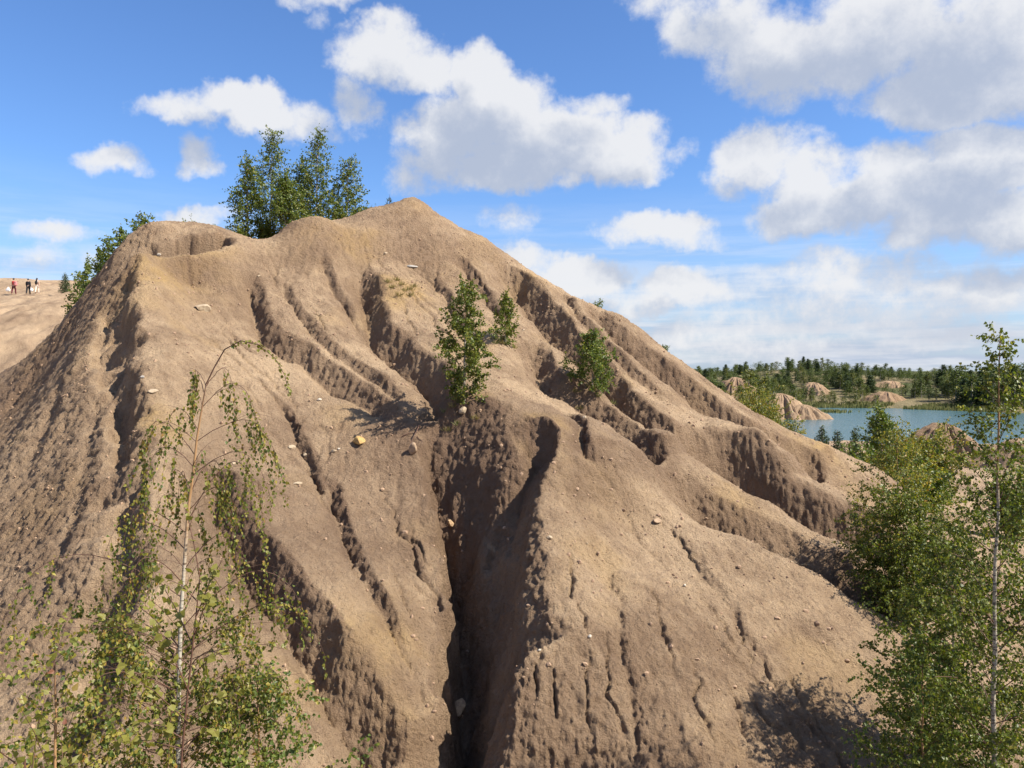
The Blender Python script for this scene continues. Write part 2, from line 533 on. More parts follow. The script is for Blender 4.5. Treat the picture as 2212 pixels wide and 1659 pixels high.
def feature(Zg, L, prof, warp=0.12, seed=0, ends=(0.12, 0.12), vary=0.35, freq=.9):
    """add a cross-profile along a line to the grid"""
    L = densify(L)
    reach = max(abs(prof[0][0]), abs(prof[-1][0])) + warp * 2 + .1
    i0 = max(int((L[:, 0].min() - reach - X0) / CELL), 0); i1 = min(int((L[:, 0].max() + reach - X0) / CELL) + 2, NX)
    j0 = max(int((L[:, 1].min() - reach - Y0) / CELL), 0); j1 = min(int((L[:, 1].max() + reach - Y0) / CELL) + 2, NY)
    if i1 <= i0 or j1 <= j0:
        return
    x, y = GX[j0:j1, i0:i1], GY[j0:j1, i0:i1]
    sd, al = near_line(x, y, L[::3] if len(L) > 40 else L, reach, warp, seed, freq)
    ps = np.array(prof)
    dz = np.interp(sd, ps[:, 0], ps[:, 1], left=0, right=0)
    amp = sstep(al, 0, max(ends[0], 1e-3)) * (1 - sstep(al, 1 - max(ends[1], 1e-3), 1.0001))
    if vary:
        amp = amp * (1 + vary * fbm(x * .9, y * .9, 2, seed + 3))
    Zg[j0:j1, i0:i1] += dz * amp


def gully(depth, wl, wr, bank=0.25, wb=1.2):
    """cross profile: gentle left side, steep right wall with a raised bank"""
    return [(-wl, 0), (-wl * .45, -depth * .30), (-wl * .15, -depth * .72), (0, -depth), (wr * .25, -depth * .72), (wr * .8, depth * bank * .8), (wr, depth * bank), (wr + wb * .4, depth * bank * .7), (wr + wb, 0)]


def line(*pts):
    return [strike(a, b) for (a, b) in pts]


base = Z.copy()
# deep slot of the main gully under its dark wall
feature(Z, MAIN_GULLY, [(-.60, 0), (-.20, -.06), (-.04, -.9), (.08, -1.9), (.30, -1.75), (.75, -.95), (1.2, -.35), (1.7, 0)], .14, 1, (.4, .02), .3, 2.0)
feature(Z, MAIN_CREST[2:], [(-1.3, 0), (-.6, -.55), (-.14, -.10), (0, .26), (.3, .22), (1.6, 0)], .10, 2, (.12, .05), .5)
# broken scarp on the left of the left crest
feature(Z, LEFT_CREST, [(-2.2, 0), (-1.0, -.18), (-.48, -.60), (-.24, -.55), (-.08, -.05), (.1, .12), (.6, .08), (1.5, 0)], .24, 3, (.06, .02), .75, 1.0)
feature(Z, [strike(255, 640), strike(262, 700), strike(268, 790), strike(255, 880)], [(-.8, 0), (-.35, -.3), (0, -.05), (.3, .05), (.8, 0)], .2, 31, (.1, .2), .6)
# wall of the hollow
feature(Z, [at(300, 520, 28.9), at(350, 510, 29.2), at(400, 505, 29.3), at(450, 510, 29.6), at(490, 520, 30)], [(-1.4, 0), (-.7, -.7), (-.12, -1.15), (.06, .26), (.5, .2), (1.4, 0)], .22, 33, (.1, .1), .6)
GULLIES = [
    (line((525, 575), (540, 620), (552, 695), (598, 742), (650, 772), (700, 812), (765, 850), (830, 895), (890, 930)), gully(.38, .9, .52, .5, 1.6)),
    (line((590, 600), (625, 650), (655, 700), (700, 755), (760, 800), (830, 845), (890, 890)), gully(.17, .5, .30, .5, 1.2)),
    (line((768, 560), (786, 640), (803, 719), (850, 765), (900, 805), (945, 845), (940, 880), (915, 910)), gully(.64, .9, .75, .5, 1.8)),
    (line((690, 540), (700, 575), (735, 640), (770, 690), (800, 720)), gully(.18, .5, .30, .4, 1.0)),
    (line((1035, 545), (1100, 600), (1150, 662), (1200, 715), (1244, 760), (1280, 800), (1315, 845), (1345, 872), (1400, 925), (1461, 962), (1531, 985), (1600, 1005), (1650, 1045), (1690, 1092)), gully(.85, 1.1, .95, .45, 2.0)),
    (line((930, 590), (960, 640), (985, 680), (1010, 720), (1050, 770)), gully(.15, .5, .28, .5, 1.0)),
    (line((1120, 730), (1152, 765), (1166, 806), (1192, 836), (1230, 850), (1268, 872), (1330, 915), (1400, 965), (1450, 1005)), gully(.60, .9, .80, .5, 1.6)),
    (line((1250, 660), (1310, 712), (1355, 757), (1420, 802), (1477, 843), (1560, 907), (1620, 948), (1720, 1008), (1800, 1050)), gully(.64, .8, .80, .45, 1.6)),
    (line((1210, 640), (1250, 700), (1290, 745), (1335, 795), (1400, 855), (1480, 905)), gully(.26, .6, .40, .45, 1.3)),
    (line((1210, 880), (1245, 900), (1258, 945), (1285, 985), (1330, 1020)), gully(.24, .5, .3, .3, .9)),
    (line((980, 545), (1030, 610), (1060, 655), (1100, 700)), gully(.22, .6, .35, .45, 1.2)),
    (line((430, 985), (500, 1150), (560, 1240), (618, 1330), (668, 1395), (720, 1480), (770, 1560), (815, 1655), (830, 1700)), gully(.62, 1.0, .58, .6, 1.8)),
    (line((700, 1020), (725, 1100), (745, 1165), (780, 1250), (814, 1312), (850, 1400), (900, 1500), (940, 1580)), gully(.20, .5, .24, .45, 1.0)),
    (line((600, 860), (650, 960), (690, 1060), (712, 1120)), gully(.12, .4, .2, .5, .8)),
    (line((150, 760), (120, 850), (80, 960), (20, 1100)), gully(.16, .4, .4, .3, .7)),
    (line((230, 760), (205, 900), (170, 1050), (110, 1230), (60, 1400)), gully(.14, .35, .35, .3, .6)),
    (line((170, 690), (110, 760), (40, 850), (0, 900)), gully(.22, .5, .5, .3, .8)),
    (line((1260, 1040), (1290, 1150), (1320, 1280), (1340, 1420), (1390, 1600)), gully(.05, .5, .3, .5, 1.0)),
    (line((1430, 1110), (1500, 1210), (1560, 1310), (1630, 1420), (1720, 1540)), gully(.045, .6, .3, .5, 1.2)),
]
for gi_, (L_, p_) in enumerate(GULLIES):
    feature(Z, L_, p_, .10, 50 + gi_ * 7, (.16, .04 if gi_ in (2, 4, 6, 7, 11) else .2), .28)
feature(Z, [(3.6, 18.9), (5.0, 18.1), (6.7, 17.2), (8.2, 16.4)], [(-.9, 0), (-.3, -.18), (0, -.55), (.5, -.1), (1.0, .22), (1.9, 0)], .12, 95, (.2, .1), .25)
# dark wall of the spur beyond the small bright one, bottom right of the big face
feature(Z, [(5.4, 22.3), (7.0, 20.9), (8.6, 19.8), (9.8, 19.0)], [(-.8, 0), (-.3, -.35), (0, -.85), (.4, -.55), (.95, .32), (1.2, .4), (2.4, 0)], .12, 91, (.2, .1), .25)

# ---------------------------------------------------------------- rain: rills cut where water gathers
hill_mask = sstep(lookup(near_fit(*np.meshgrid(np.linspace(X0, X1, 49), np.linspace(Y0, Y1, 41))) if False else Z, GX, GY), -9, -6)


def blur(A, n=1):
    for _ in range(n):
        B = np.pad(A, 1, mode='edge')
        A = (B[:-2, 1:-1] + B[2:, 1:-1] + B[1:-1, :-2] + B[1:-1, 2:] + 4 * B[1:-1, 1:-1]) / 8
    return A


def flow(Zg):
    h, w = Zg.shape
    P = np.pad(Zg, 1, constant_values=1e6)
    best = np.full(Zg.shape, 0.0); rec = np.arange(h * w).reshape(h, w)
    idx = rec.copy()
    for dj in (-1, 0, 1):
        for di in (-1, 0, 1):
            if di == 0 and dj == 0:
                continue
            s = (Zg - P[1 + dj:h + 1 + dj, 1 + di:w + 1 + di]) / math.hypot(di, dj)
            m = s > best
            best[m] = s[m]
            rec[m] = (idx + dj * w + di)[m]
    order = np.argsort(-Zg, axis=None)
    acc = [1.0] * (h * w)
    r = rec.ravel().tolist()
    for i in order.tolist():
        j = r[i]
        if j != i:
            acc[j] += acc[i]
    return np.array(acc).reshape(h, w)


rain = 0
Zr = Z
jit = 0.030 * fbm(GX * 2.2, GY * 2.2, 4, 700, .6)
for it in range(3):
    A = flow(Zr + jit * (1 if it == 0 else .5) + 0.006 * rng.standard_normal(Z.shape))
    a = np.log10(np.maximum(A, 1))
    inc = sstep(a, 1.4, 3.6) ** 1.2 * 0.075
    inc = blur(inc, 1) * 1.0
    Zr = Zr - inc
    rain = rain + inc
gyy, gxx = np.gradient(blur(base, 6), CELL)
steep0 = np.hypot(gxx, gyy)
gyy, gxx = np.gradient(blur(Z, 4), CELL)
walls = blur(sstep(np.hypot(gxx, gyy), .95, 1.5), 5)
Z = Z - rain * sstep(steep0, .12, .4) * (1 - .8 * walls) * np.clip(.50 + .55 * fbm(GX * .35, GY * .35, 3, 720), .12, 1.0) * (1 - .55 * sstep(base, 2.5, 5.5))
Z = .6 * Z + .4 * blur(Z, 1)
# sharp thread-like cuts in the floor of the rills, coming and going along them
A = flow(Z + .4 * jit + 0.004 * rng.standard_normal(Z.shape))
cut = sstep(np.log10(np.maximum(A, 1)), 2.0, 3.1) * sstep(fbm(GX * .22, GY * .22, 2, 741), -.15, .35)
THREAD = .5 * cut + .5 * blur(cut, 1)
Z = Z - THREAD * .085 * sstep(steep0, .15, .4) * (1 - .8 * walls)
gyy, gxx = np.gradient(blur(Z, 3), CELL)
STEEP = np.hypot(gxx, gyy)
DIRX, DIRY = gxx / (STEEP + 1e-4), gyy / (STEEP + 1e-4)

# open cracks, as lines on the ground
CRACKS = [line(*c) for c in (
    ((744, 1170), (758, 1218), (782, 1257), (814, 1312)), ((835, 1194), (866, 1270), (890, 1330), (907, 1395)), ((650, 990), (668, 1020), (700, 1075), (712, 1110)),
    ((1175, 1395), (1161, 1465), (1161, 1527)), ((1275, 1388), (1268, 1465), (1265, 1562), (1286, 1597), (1302, 1658)), ((1317, 1343), (1317, 1500), (1345, 1569), (1375, 1650)),
    ((1489, 1395), (1500, 1465), (1503, 1534), (1534, 1586), (1567, 1658)), ((1538, 1444), (1583, 1500), (1597, 1552), (1611, 1604), (1622, 1658)),
    ((1590, 1461), (1642, 1541), (1694, 1580), (1735, 1655)), ((1687, 1427), (1725, 1503), (1767, 1566), (1797, 1630)), ((1400, 1240), (1420, 1330), (1450, 1420), (1462, 1500)),
    ((1250, 1290), (1262, 1340), (1270, 1390)), ((1225, 1180), (1238, 1260), (1232, 1330)), ((1580, 1340), (1610, 1400), (1625, 1450)), ((1190, 1420), (1205, 1500), (1200, 1600)),
    ((535, 600), (545, 650), (555, 693)), ((790, 645), (799, 680), (803, 716)), ((1258, 920), (1260, 960), (1270, 1000)), ((660, 640), (690, 690), (720, 740)),
    ((960, 700), (975, 740), (990, 770)), ((1520, 1290), (1560, 1350), (1600, 1430)), ((880, 1130), (905, 1190), (925, 1250)), ((600, 860), (640, 930), (670, 985)),
    ((860, 620), (880, 680), (905, 730)), ((1010, 560), (1030, 600), (1060, 640)), ((1420, 1110), (1480, 1180), (1520, 1250)), ((540, 1020), (560, 1080), (590, 1140)),
)]


# ---------------------------------------------------------------- the land as one height function
SHORE_MOUNDS = []


def mid_detail(x, y):
    r = np.hypot(x, y)
    amp = sstep(r, 30, 60) * (1 - .75 * sstep(y, 100, 120))
    left = sstep(-x, 18, 30)
    n = fbm(x * .11, y * .11, 4, 301) * .55 + np.abs(fbm(x * .3, y * .16, 4, 305)) * -.5 * (0.35 + left)
    return n * amp * .7


def ground_h(x, y, detail=True):
    """height of the ground anywhere"""
    x = np.asarray(x, float); y = np.asarray(y, float)
    zf = far_fit(x, y)
    if detail:
        zf = zf + mid_detail(x, y)
    inn = (x > X0 + .1) & (x < X1 - .1) & (y > Y0 + .1) & (y < Y1 - .1)
    e = np.minimum(np.minimum(x - X0, X1 - x), np.minimum(y - Y0, Y1 - y))
    wgt = sstep(e, 0.3, 3.5)
    zn = np.zeros_like(zf)
    if inn.any():
        zn[inn] = lookup(Z, x[inn], y[inn])
    return np.where(inn, zf * (1 - wgt) + zn * wgt, zf)


def height(x, y):
    return float(ground_h(np.array([x]), np.array([y]))[0])


# ---------------------------------------------------------------- materials
def material(name):
    m = bpy.data.materials.new(name)
    m.use_nodes = True
    t = NT(m.node_tree)
    b = m.node_tree.nodes['Principled BSDF']
    return m, t, b


def soil_material():
    m, t, b = material('clay_soil')
    geo = t.new('ShaderNodeNewGeometry')
    pos = geo.outputs['Position']
    at_ = t.new('ShaderNodeAttribute', attribute_name='soil')
    sp = t.new('ShaderNodeSeparateColor')
    t.link(at_.outputs['Color'], sp.inputs[0])
    ochre, umber, veg = sp.outputs[0], sp.outputs[1], sp.outputs[2]
    tone = at_.outputs['Alpha']
    fin = t.noise(pos, 17, 4, .75)
    c = t.mix(tone, rgb(.272, .183, .117), rgb(.525, .378, .243))
    c = t.mix(t.smooth(fin.outputs['Fac'], .52, .74, .0, .8), c, rgb(.150, .092, .058))
    c = t.mix(t.smooth(fin.outputs['Fac'], .25, .42, .55, .0), c, rgb(.52, .37, .235))
    c = t.mix(t.math('MULTIPLY', ochre, t.math('ADD', .35, tone)), c, rgb(.47, .315, .15))
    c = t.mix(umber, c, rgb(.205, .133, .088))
    green = t.mix(tone, rgb(.045, .065, .02), rgb(.12, .11, .05))
    c = t.mix(veg, c, green)
    t.link(c, b.inputs['Base Color'])
    b.inputs['Roughness'].default_value = .95
    b.inputs['Specular IOR Level'].default_value = .15
    # relief: crumbs, clods and rain pits
    h1 = t.noise(pos, 11, 5, .78)
    hh = h1.outputs['Fac']
    bp = t.new('ShaderNodeBump')
    bp.inputs['Strength'].default_value = 1.0
    bp.inputs['Distance'].default_value = .18
    t.link(hh, bp.inputs['Height'])
    t.link(bp.outputs[0], b.inputs['Normal'])
    return m


SOIL = soil_material()

# ---------------------------------------------------------------- the land mesh: rings round the viewpoint, finest on the hill
fine_az = np.arange(-R(37), R(37) + 1e-6, R(37 * 2) / 780)
left_az = np.concatenate([np.linspace(-math.pi, -R(60), 40, endpoint=False), np.linspace(-R(60), -R(37), 60, endpoint=False)])
AZ = np.concatenate([left_az, fine_az, -left_az[::-1]])
RR = np.concatenate([np.geomspace(.8, 7.5, 34, endpoint=False), np.geomspace(7.5, 37, 760, endpoint=False), np.geomspace(37, 130, 170, endpoint=False), np.geomspace(130, 420, 80, endpoint=False), np.geomspace(420, 4200, 24)])
PA, PR = np.meshgrid(AZ, RR)
PX, PY = PR * np.sin(PA), PR * np.cos(PA)
PZ = np.empty_like(PX)
far_rows = RR > 37
PZ = ground_h(PX, PY)

e = np.minimum(np.minimum(PX - X0, X1 - PX), np.minimum(PY - Y0, Y1 - PY))
HILL = sstep(e, .5, 4)
st = lookup(STEEP, PX, PY) * HILL
dx, dy = lookup(DIRX, PX, PY), lookup(DIRY, PX, PY)
m = (PR > 6.5) & (PR < 46) & (HILL > 0)
x, y, s_, ux, uy, hm = PX[m], PY[m], st[m], dx[m], dy[m], HILL[m]
# streaks: noise smeared along the fall line
streak = 0
for k in range(-4, 5):
    qx, qy = x + ux * k * .09, y + uy * k * .09
    streak = streak + gnoise(qx * 5.5, qy * 5.5, 801) * .6 + gnoise(qx * 13, qy * 13, 803) * .4
streak = streak / 9
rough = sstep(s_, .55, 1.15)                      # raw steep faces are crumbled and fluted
# faces turned left, away from the sun, are rougher and painted darker
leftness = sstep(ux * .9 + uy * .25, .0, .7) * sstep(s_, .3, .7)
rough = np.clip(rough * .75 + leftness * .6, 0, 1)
zb = PZ[m]
crumb = fbm3(x * 7, y * 7, zb * 7, 4, 811, .6)
clod = np.maximum(0, gnoise3(x * 14, y * 14, zb * 12, 821)) ** 1.5 + .6 * np.maximum(0, gnoise3(x * 26, y * 26, zb * 22, 823)) ** 1.5
flank = sstep(-x - .42 * y, -1.5, 1.5)
z = streak * (.045 + (.045 + .09 * flank) * rough) + crumb * (.021 + .014 * rough) + clod * (.029 + .022 * rough) + gnoise3(x * 30, y * 30, zb * 30, 851) * (.008 + .012 * rough)
z -= .030 * np.maximum(0, gnoise(x * 11, y * 7, 829) - .25)
z += fbm(x * .8, y * .8, 3, 833) * .05
# open cracks
cr = np.zeros_like(x)
for ci, L in enumerate(CRACKS):
    L = densify(L, .3)
    w = (x > L[:, 0].min() - .4) & (x < L[:, 0].max() + .4) & (y > L[:, 1].min() - .4) & (y < L[:, 1].max() + .4)
    if not w.any():
        continue
    sd, al = near_line(x[w], y[w], L, .4, .09, 900 + ci, 3.4)
    dep = .085 * sstep(al, 0, .45) * (1 - sstep(al, .55, 1.0)) * (1 + .6 * gnoise(x[w] * 2.0, y[w] * 2.0, 60 + ci))
    wid = .013 + .020 * al
    pr = np.exp(-(np.abs(sd) / wid) ** 2) * -1.0 + .22 * np.exp(-((sd - .07) / .05) ** 2)
    cr[w] += pr * dep * 1.25
z += cr
# the relief stands out from the face of the ground, not straight up
sl = np.minimum(s_, 1.8)
nz_ = 1 / np.sqrt(1 + sl * sl)
PX[m] -= z * hm * ux * sl * nz_
PY[m] -= z * hm * uy * sl * nz_
PZ[m] += z * hm * nz_

# ground tints: ochre veins on crests, plant cover, umber patches, shade painted on walls
OCH = np.zeros_like(PX); UMBER_SHADE = np.zeros_like(PX); VEG = np.zeros_like(PX)
for (a, b_, ra, amt) in ((1165, 920, .55, 1.0), (1190, 938, .4, .9), (320, 575, 1.3, .8), (420, 590, 1.5, .45), (330, 905, .5, .8), (350, 925, .45, .6), (865, 630, .9, 1.1), (835, 610, .6, .8), (780, 528, .8, .8), (1150, 620, .6, .5), (760, 520, .5, .7),
                         (1010, 870, .5, .5), (1590, 1080, .6, .5), (1750, 960, .8, .6), (900, 440, 1.0, .3), (690, 500, 1.4, .35), (960, 600, 1.2, .3), (640, 1480, .6, .4), (870, 1560, .6, .4), (1260, 1030, 1.0, .3), (820, 1350, .8, .3)):
    c_ = strike(a, b_)
    q = (PX - c_[0]) ** 2 + (PY - c_[1]) ** 2
    w = q < (ra * 3) ** 2
    OCH[w] += amt * np.exp(-q[w] / (ra * ra)) * (1 + .8 * fbm(PX[w] * 1.6, PY[w] * 1.6, 3, 77))
OCH += .30 * sstep(fbm(PX * .33 + 9, PY * .33, 4, 1511), .25, .75) * HILL
big_n = fbm(PX * .13, PY * .13, 3, 1201)
UMBER_SHADE[m] = np.clip(rough * (.62 - .25 * flank) + .25 * sstep(-streak, .05, .35), 0, 1) * hm  # steep and left-turned faces darkened with umber as painted shade
UMBER_SHADE += .38 * sstep(big_n, .0, .7) * HILL
wood = sstep(PY, 175, 215) * sstep(PX, 20, 60)
wood = np.maximum(wood, sstep(PX * 1.0 + PY * .4, 165, 185) * (PY > 120))
VEG = np.maximum(VEG, wood * (.55 + .45 * sstep(fbm(PX * .05, PY * .05, 3, 1301), -.2, .3)))
VEG = np.maximum(VEG, sstep(PR, 500, 800))
VEG = np.maximum(VEG, sstep(PX, 8, 22) * sstep(PY, 115, 140) * .7)
lowp = sstep(fbm(PX * .2, PY * .2, 3, 1311), .15, .5) * sstep(PX, 14, 22) * (PY < 110) * sstep(PY, 10, 20)
VEG = np.clip(np.maximum(VEG, lowp * .35), 0, 1)
TONE = .56 + .34 * fbm(PX * .5, PY * .5, 3, 1401) + .42 * fbm(PX * .16, PY * .16, 3, 1405)
band = fbm(PX * .25 + 5, (PZ + .3 * fbm(PX * .2, PY * .2, 2, 1499)) * 1.6, 3, 1497)
TONE += .22 * band * HILL + .28 * fbm(PX * 2.6, PY * 2.6, 4, 1409, .65)
TONE[m] += .45 * streak
PAL = np.stack([np.clip(OCH, 0, 1), np.clip(UMBER_SHADE, 0, 1), VEG, np.clip(TONE, 0, 1)], -1)

nr, nc = PX.shape


def grid_object(name, quads, mat):
    used = np.unique(quads)
    remap = np.full(nr * nc, -1, np.int64); remap[used] = np.arange(len(used))
    V = np.stack([PX.ravel(), PY.ravel(), PZ.ravel()], 1)[used]
    F = remap[quads]
    me = bpy.data.meshes.new(name)
    me.vertices.add(len(V)); me.vertices.foreach_set('co', V.astype(np.float32).ravel())
    me.loops.add(F.size); me.loops.foreach_set('vertex_index', F.astype(np.int32).ravel())
    me.polygons.add(len(F)); me.polygons.foreach_set('loop_start', np.arange(0, F.size, 4, dtype=np.int32))
    me.polygons.foreach_set('loop_total', np.full(len(F), 4, np.int32))
    me.polygons.foreach_set('use_smooth', np.ones(len(F), bool))
    ca = me.color_attributes.new('soil', 'FLOAT_COLOR', 'POINT')
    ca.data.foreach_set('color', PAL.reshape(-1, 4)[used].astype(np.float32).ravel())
    me.update()
    me.validate()
    me.materials.append(mat)
    o = bpy.data.objects.new(name, me)
    COL.objects.link(o)
    o['kind'] = 'structure'
    return o


ii = np.arange(nr * nc).reshape(nr, nc)
Q = np.stack([ii[:-1, :-1], ii[:-1, 1:], ii[1:, 1:], ii[1:, :-1]], -1)
qx, qy = PX[:-1, :-1], PY[:-1, :-1]
on_hill = (qx > -24) & (qx < 16) & (qy > 8.5) & (qy < 40)
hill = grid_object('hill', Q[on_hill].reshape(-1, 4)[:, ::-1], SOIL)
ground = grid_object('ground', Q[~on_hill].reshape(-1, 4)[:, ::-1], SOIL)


def surf(x, y):
    """height of the finished mesh near a place (bilinear in ring coordinates)"""
    a, r = math.atan2(x, y), math.hypot(x, y)
    j = min(max(int(np.searchsorted(AZ, a)) - 1, 0), nc - 2)
    i = min(max(int(np.searchsorted(RR, r)) - 1, 0), nr - 2)
    u = (a - AZ[j]) / (AZ[j + 1] - AZ[j]); v = (r - RR[i]) / (RR[i + 1] - RR[i])
    return float(PZ[i, j] * (1 - u) * (1 - v) + PZ[i, j + 1] * u * (1 - v) + PZ[i + 1, j] * (1 - u) * v + PZ[i + 1, j + 1] * u * v)


# ---------------------------------------------------------------- builders shared by plants and objects
def tag(o, label, cat, group=None):
    o['label'] = label
    o['category'] = cat
    if group:
        o['group'] = group
    return o


def empty(name, loc):
    o = bpy.data.objects.new(name, None)
    o.empty_display_size = .2
    COL.objects.link(o)
    o.location = loc
    return o


def mesh_obj(name, V, F, mat, parent=None, smooth=True, attr=None):
    """mesh object from arrays; F is a list of index arrays (n,3) or (n,4), or one array"""
    me = bpy.data.meshes.new(name)
    V = np.asarray(V, np.float32)
    Fs = F if isinstance(F, list) else [F]
    Fs = [np.asarray(f, np.int32) for f in Fs if len(f)]
    me.vertices.add(len(V)); me.vertices.foreach_set('co', V.ravel())
    tot = sum(f.size for f in Fs)
    me.loops.add(tot); me.loops.foreach_set('vertex_index', np.concatenate([f.ravel() for f in Fs]))
    lt = np.concatenate([np.full(len(f), f.shape[1], np.int32) for f in Fs])
    me.polygons.add(len(lt))
    me.polygons.foreach_set('loop_start', np.concatenate([[0], np.cumsum(lt)[:-1]]).astype(np.int32))
    me.polygons.foreach_set('loop_total', lt)
    me.polygons.foreach_set('use_smooth', np.full(len(lt), smooth))
    if attr is not None:
        ca = me.attributes.new('age', 'FLOAT', 'POINT')
        ca.data.foreach_set('value', np.asarray(attr, np.float32))
    me.update()
    me.validate()
    if mat is not None:
        me.materials.append(mat)
    o = bpy.data.objects.new(name, me)
    COL.objects.link(o)
    if parent is not None:
        o.parent = parent
    return o


def tubes(paths, sides=6):
    """paths: list of (points (n,3), radii (n,)) -> V, quads, radius per vertex"""
    VV, FF, AA = [], [], []
    off = 0
    ang = np.arange(sides) * 2 * math.pi / sides
    ca, sa = np.cos(ang), np.sin(ang)
    for P, rad in paths:
        P = np.asarray(P, float); n = len(P)
        T = np.gradient(P, axis=0)
        T /= np.linalg.norm(T, axis=1)[:, None] + 1e-9
        ref = np.array([1.0, 0, 0]) if abs(T[0, 0]) < .8 else np.array([0, 1.0, 0])
        U = np.cross(T, ref); U /= np.linalg.norm(U, axis=1)[:, None] + 1e-9
        W = np.cross(T, U)
        ring = P[:, None] + np.asarray(rad)[:, None, None] * (ca[None, :, None] * U[:, None] + sa[None, :, None] * W[:, None])
        VV.append(ring.reshape(-1, 3)); AA.append(np.repeat(rad, sides))
        i = np.arange(n - 1)[:, None] * sides + np.arange(sides)[None]
        j = np.arange(n - 1)[:, None] * sides + (np.arange(sides)[None] + 1) % sides
        FF.append((np.stack([i, j, j + sides, i + sides], -1) + off).reshape(-1, 4))
        off += n * sides
    return np.concatenate(VV), np.concatenate(FF), np.concatenate(AA)


def unit(v):
    return v / (np.linalg.norm(v, axis=-1, keepdims=True) + 1e-9)


def leaf_mesh(P, D, N, L, wide=.42, detailed=False, rg=rng):
    """leaves at P pointing along D with face normal N and length L"""
    D = unit(D); S_ = unit(np.cross(D, N)); N = np.cross(S_, D)
    L = np.asarray(L)[:, None]
    n = len(P)
    if detailed:
        cup = rg.uniform(.05, .22, (n, 1))
        prof = [(0, 0, 0), (.28, wide, 1), (.62, wide * .62, .8), (1.0, 0, -.3), (.62, -wide * .62, .8), (.28, -wide, 1)]
        V = np.stack([P + L * (a * D + b * S_ + c * cup * N * .5) for (a, b, c) in prof], 1).reshape(-1, 3)
        k = np.arange(n)[:, None] * 6
        F = np.concatenate([k + np.array([[0, 1, 2, 3]]), k + np.array([[0, 3, 4, 5]])])
    else:
        cup = rg.uniform(.0, .2, (n, 1))
        prof = [(0, 0, 0), (.42, wide, 1), (1.0, 0, 0), (.42, -wide, 1)]
        V = np.stack([P + L * (a * D + b * S_ + c * cup * N * .4) for (a, b, c) in prof], 1).reshape(-1, 3)
        k = np.arange(n)[:, None] * 4
        F = np.concatenate([k + np.array([[0, 1, 2]]), k + np.array([[0, 2, 3]])])
    return V, F


def leaf_material(name, cols, trans=.35, rough=.45):
    m, t, b = material(name)
    geo = t.new('ShaderNodeNewGeometry')
    rp = t.new('ShaderNodeValToRGB')
    t.link(geo.outputs['Random Per Island'], rp.inputs[0])
    cr = rp.color_ramp
    while len(cr.elements) < len(cols):
        cr.elements.new(.5)
    for i, (p, c) in enumerate(cols):
        cr.elements[i].position = p
        cr.elements[i].color = rgb(*c)
    t.link(rp.outputs[0], b.inputs['Base Color'])
    b.inputs['Roughness'].default_value = rough
    b.inputs['Specular IOR Level'].default_value = .35
    tr = t.new('ShaderNodeBsdfTranslucent')
    tc = t.mix(1.0, rp.outputs[0], rgb(1.5, 1.55, .6), 'MULTIPLY')
    t.link(tc, tr.inputs[0])
    mx = t.new('ShaderNodeMixShader')
    mx.inputs[0].default_value = trans
    t.link(b.outputs[0], mx.inputs[1]); t.link(tr.outputs[0], mx.inputs[2])
    out = [n for n in m.node_tree.nodes if n.type == 'OUTPUT_MATERIAL'][0]
    t.link(mx.outputs[0], out.inputs[0])
    return m


LEAF_GREEN = leaf_material('birch_leaf', [(0, (.046, .068, .011)), (.45, (.090, .120, .018)), (.8, (.145, .170, .027)), (1, (.25, .225, .045))])
LEAF_YELLOW = leaf_material('birch_leaf_turning', [(0, (.050, .080, .014)), (.3, (.100, .130, .024)), (.65, (.20, .195, .038)), (.93, (.32, .265, .055)), (1, (.28, .14, .04))])
LEAF_FRESH = leaf_material('birch_leaf_lower', [(0, (.048, .078, .015)), (.5, (.092, .132, .024)), (.85, (.155, .185, .034)), (1, (.27, .25, .055))])
LEAF_ASPEN = leaf_material('aspen_leaf', [(0, (.11, .12, .025)), (.5, (.19, .185, .04)), (.9, (.27, .235, .055)), (1, (.20, .07, .05))], .4)
LEAF_FAR = leaf_material('far_leaf', [(0, (.042, .062, .016)), (.5, (.070, .098, .024)), (.9, (.105, .130, .032)), (1, (.14, .14, .038))], .25, .6)
LEAF_FAR2 = leaf_material('far_leaf_yellowish', [(0, (.070, .088, .020)), (.5, (.108, .125, .028)), (1, (.17, .165, .04))], .25, .6)
NEEDLE = leaf_material('needles', [(0, (.024, .046, .017)), (.6, (.042, .068, .022)), (1, (.070, .095, .030))], .12, .6)
REED = leaf_material('reed', [(0, (.09, .105, .03)), (.6, (.14, .145, .045)), (1, (.19, .17, .07))], .2, .7)
CATKIN = leaf_material('catkin', [(0, (.16, .10, .03)), (.6, (.22, .14, .045)), (1, (.30, .17, .05))], .1, .8)
DRY = leaf_material('dry_grass', [(0, (.20, .15, .06)), (.5, (.28, .22, .09)), (1, (.12, .13, .04))], .2, .8)


def bark_material():
    m, t, b = material('birch_bark')
    a = t.new('ShaderNodeAttribute', attribute_name='age')
    geo = t.new('ShaderNodeNewGeometry')
    st = t.new('ShaderNodeVectorMath', operation='MULTIPLY')
    t.link(geo.outputs['Position'], st.inputs[0]); st.inputs[1].default_value = (14, 14, 60)
    n = t.noise(st.outputs[0], 1.0, 3, .6)
    n2 = t.noise(geo.outputs['Position'], 9, 3, .6)
    white = t.mix(t.smooth(n.outputs['Fac'], .50, .62), rgb(.40, .36, .29), rgb(.06, .048, .04))
    white = t.mix(t.smooth(n2.outputs['Fac'], .5, .75, 0, .5), white, rgb(.40, .30, .19))
    thin = t.mix(t.smooth(a.outputs['Fac'], .004, .010), rgb(.085, .040, .026), rgb(.33, .19, .085))
    c = t.mix(t.smooth(a.outputs['Fac'], .0125, .0175), thin, white)
    t.link(c, b.inputs['Base Color'])
    b.inputs['Roughness'].default_value = .7
    return m


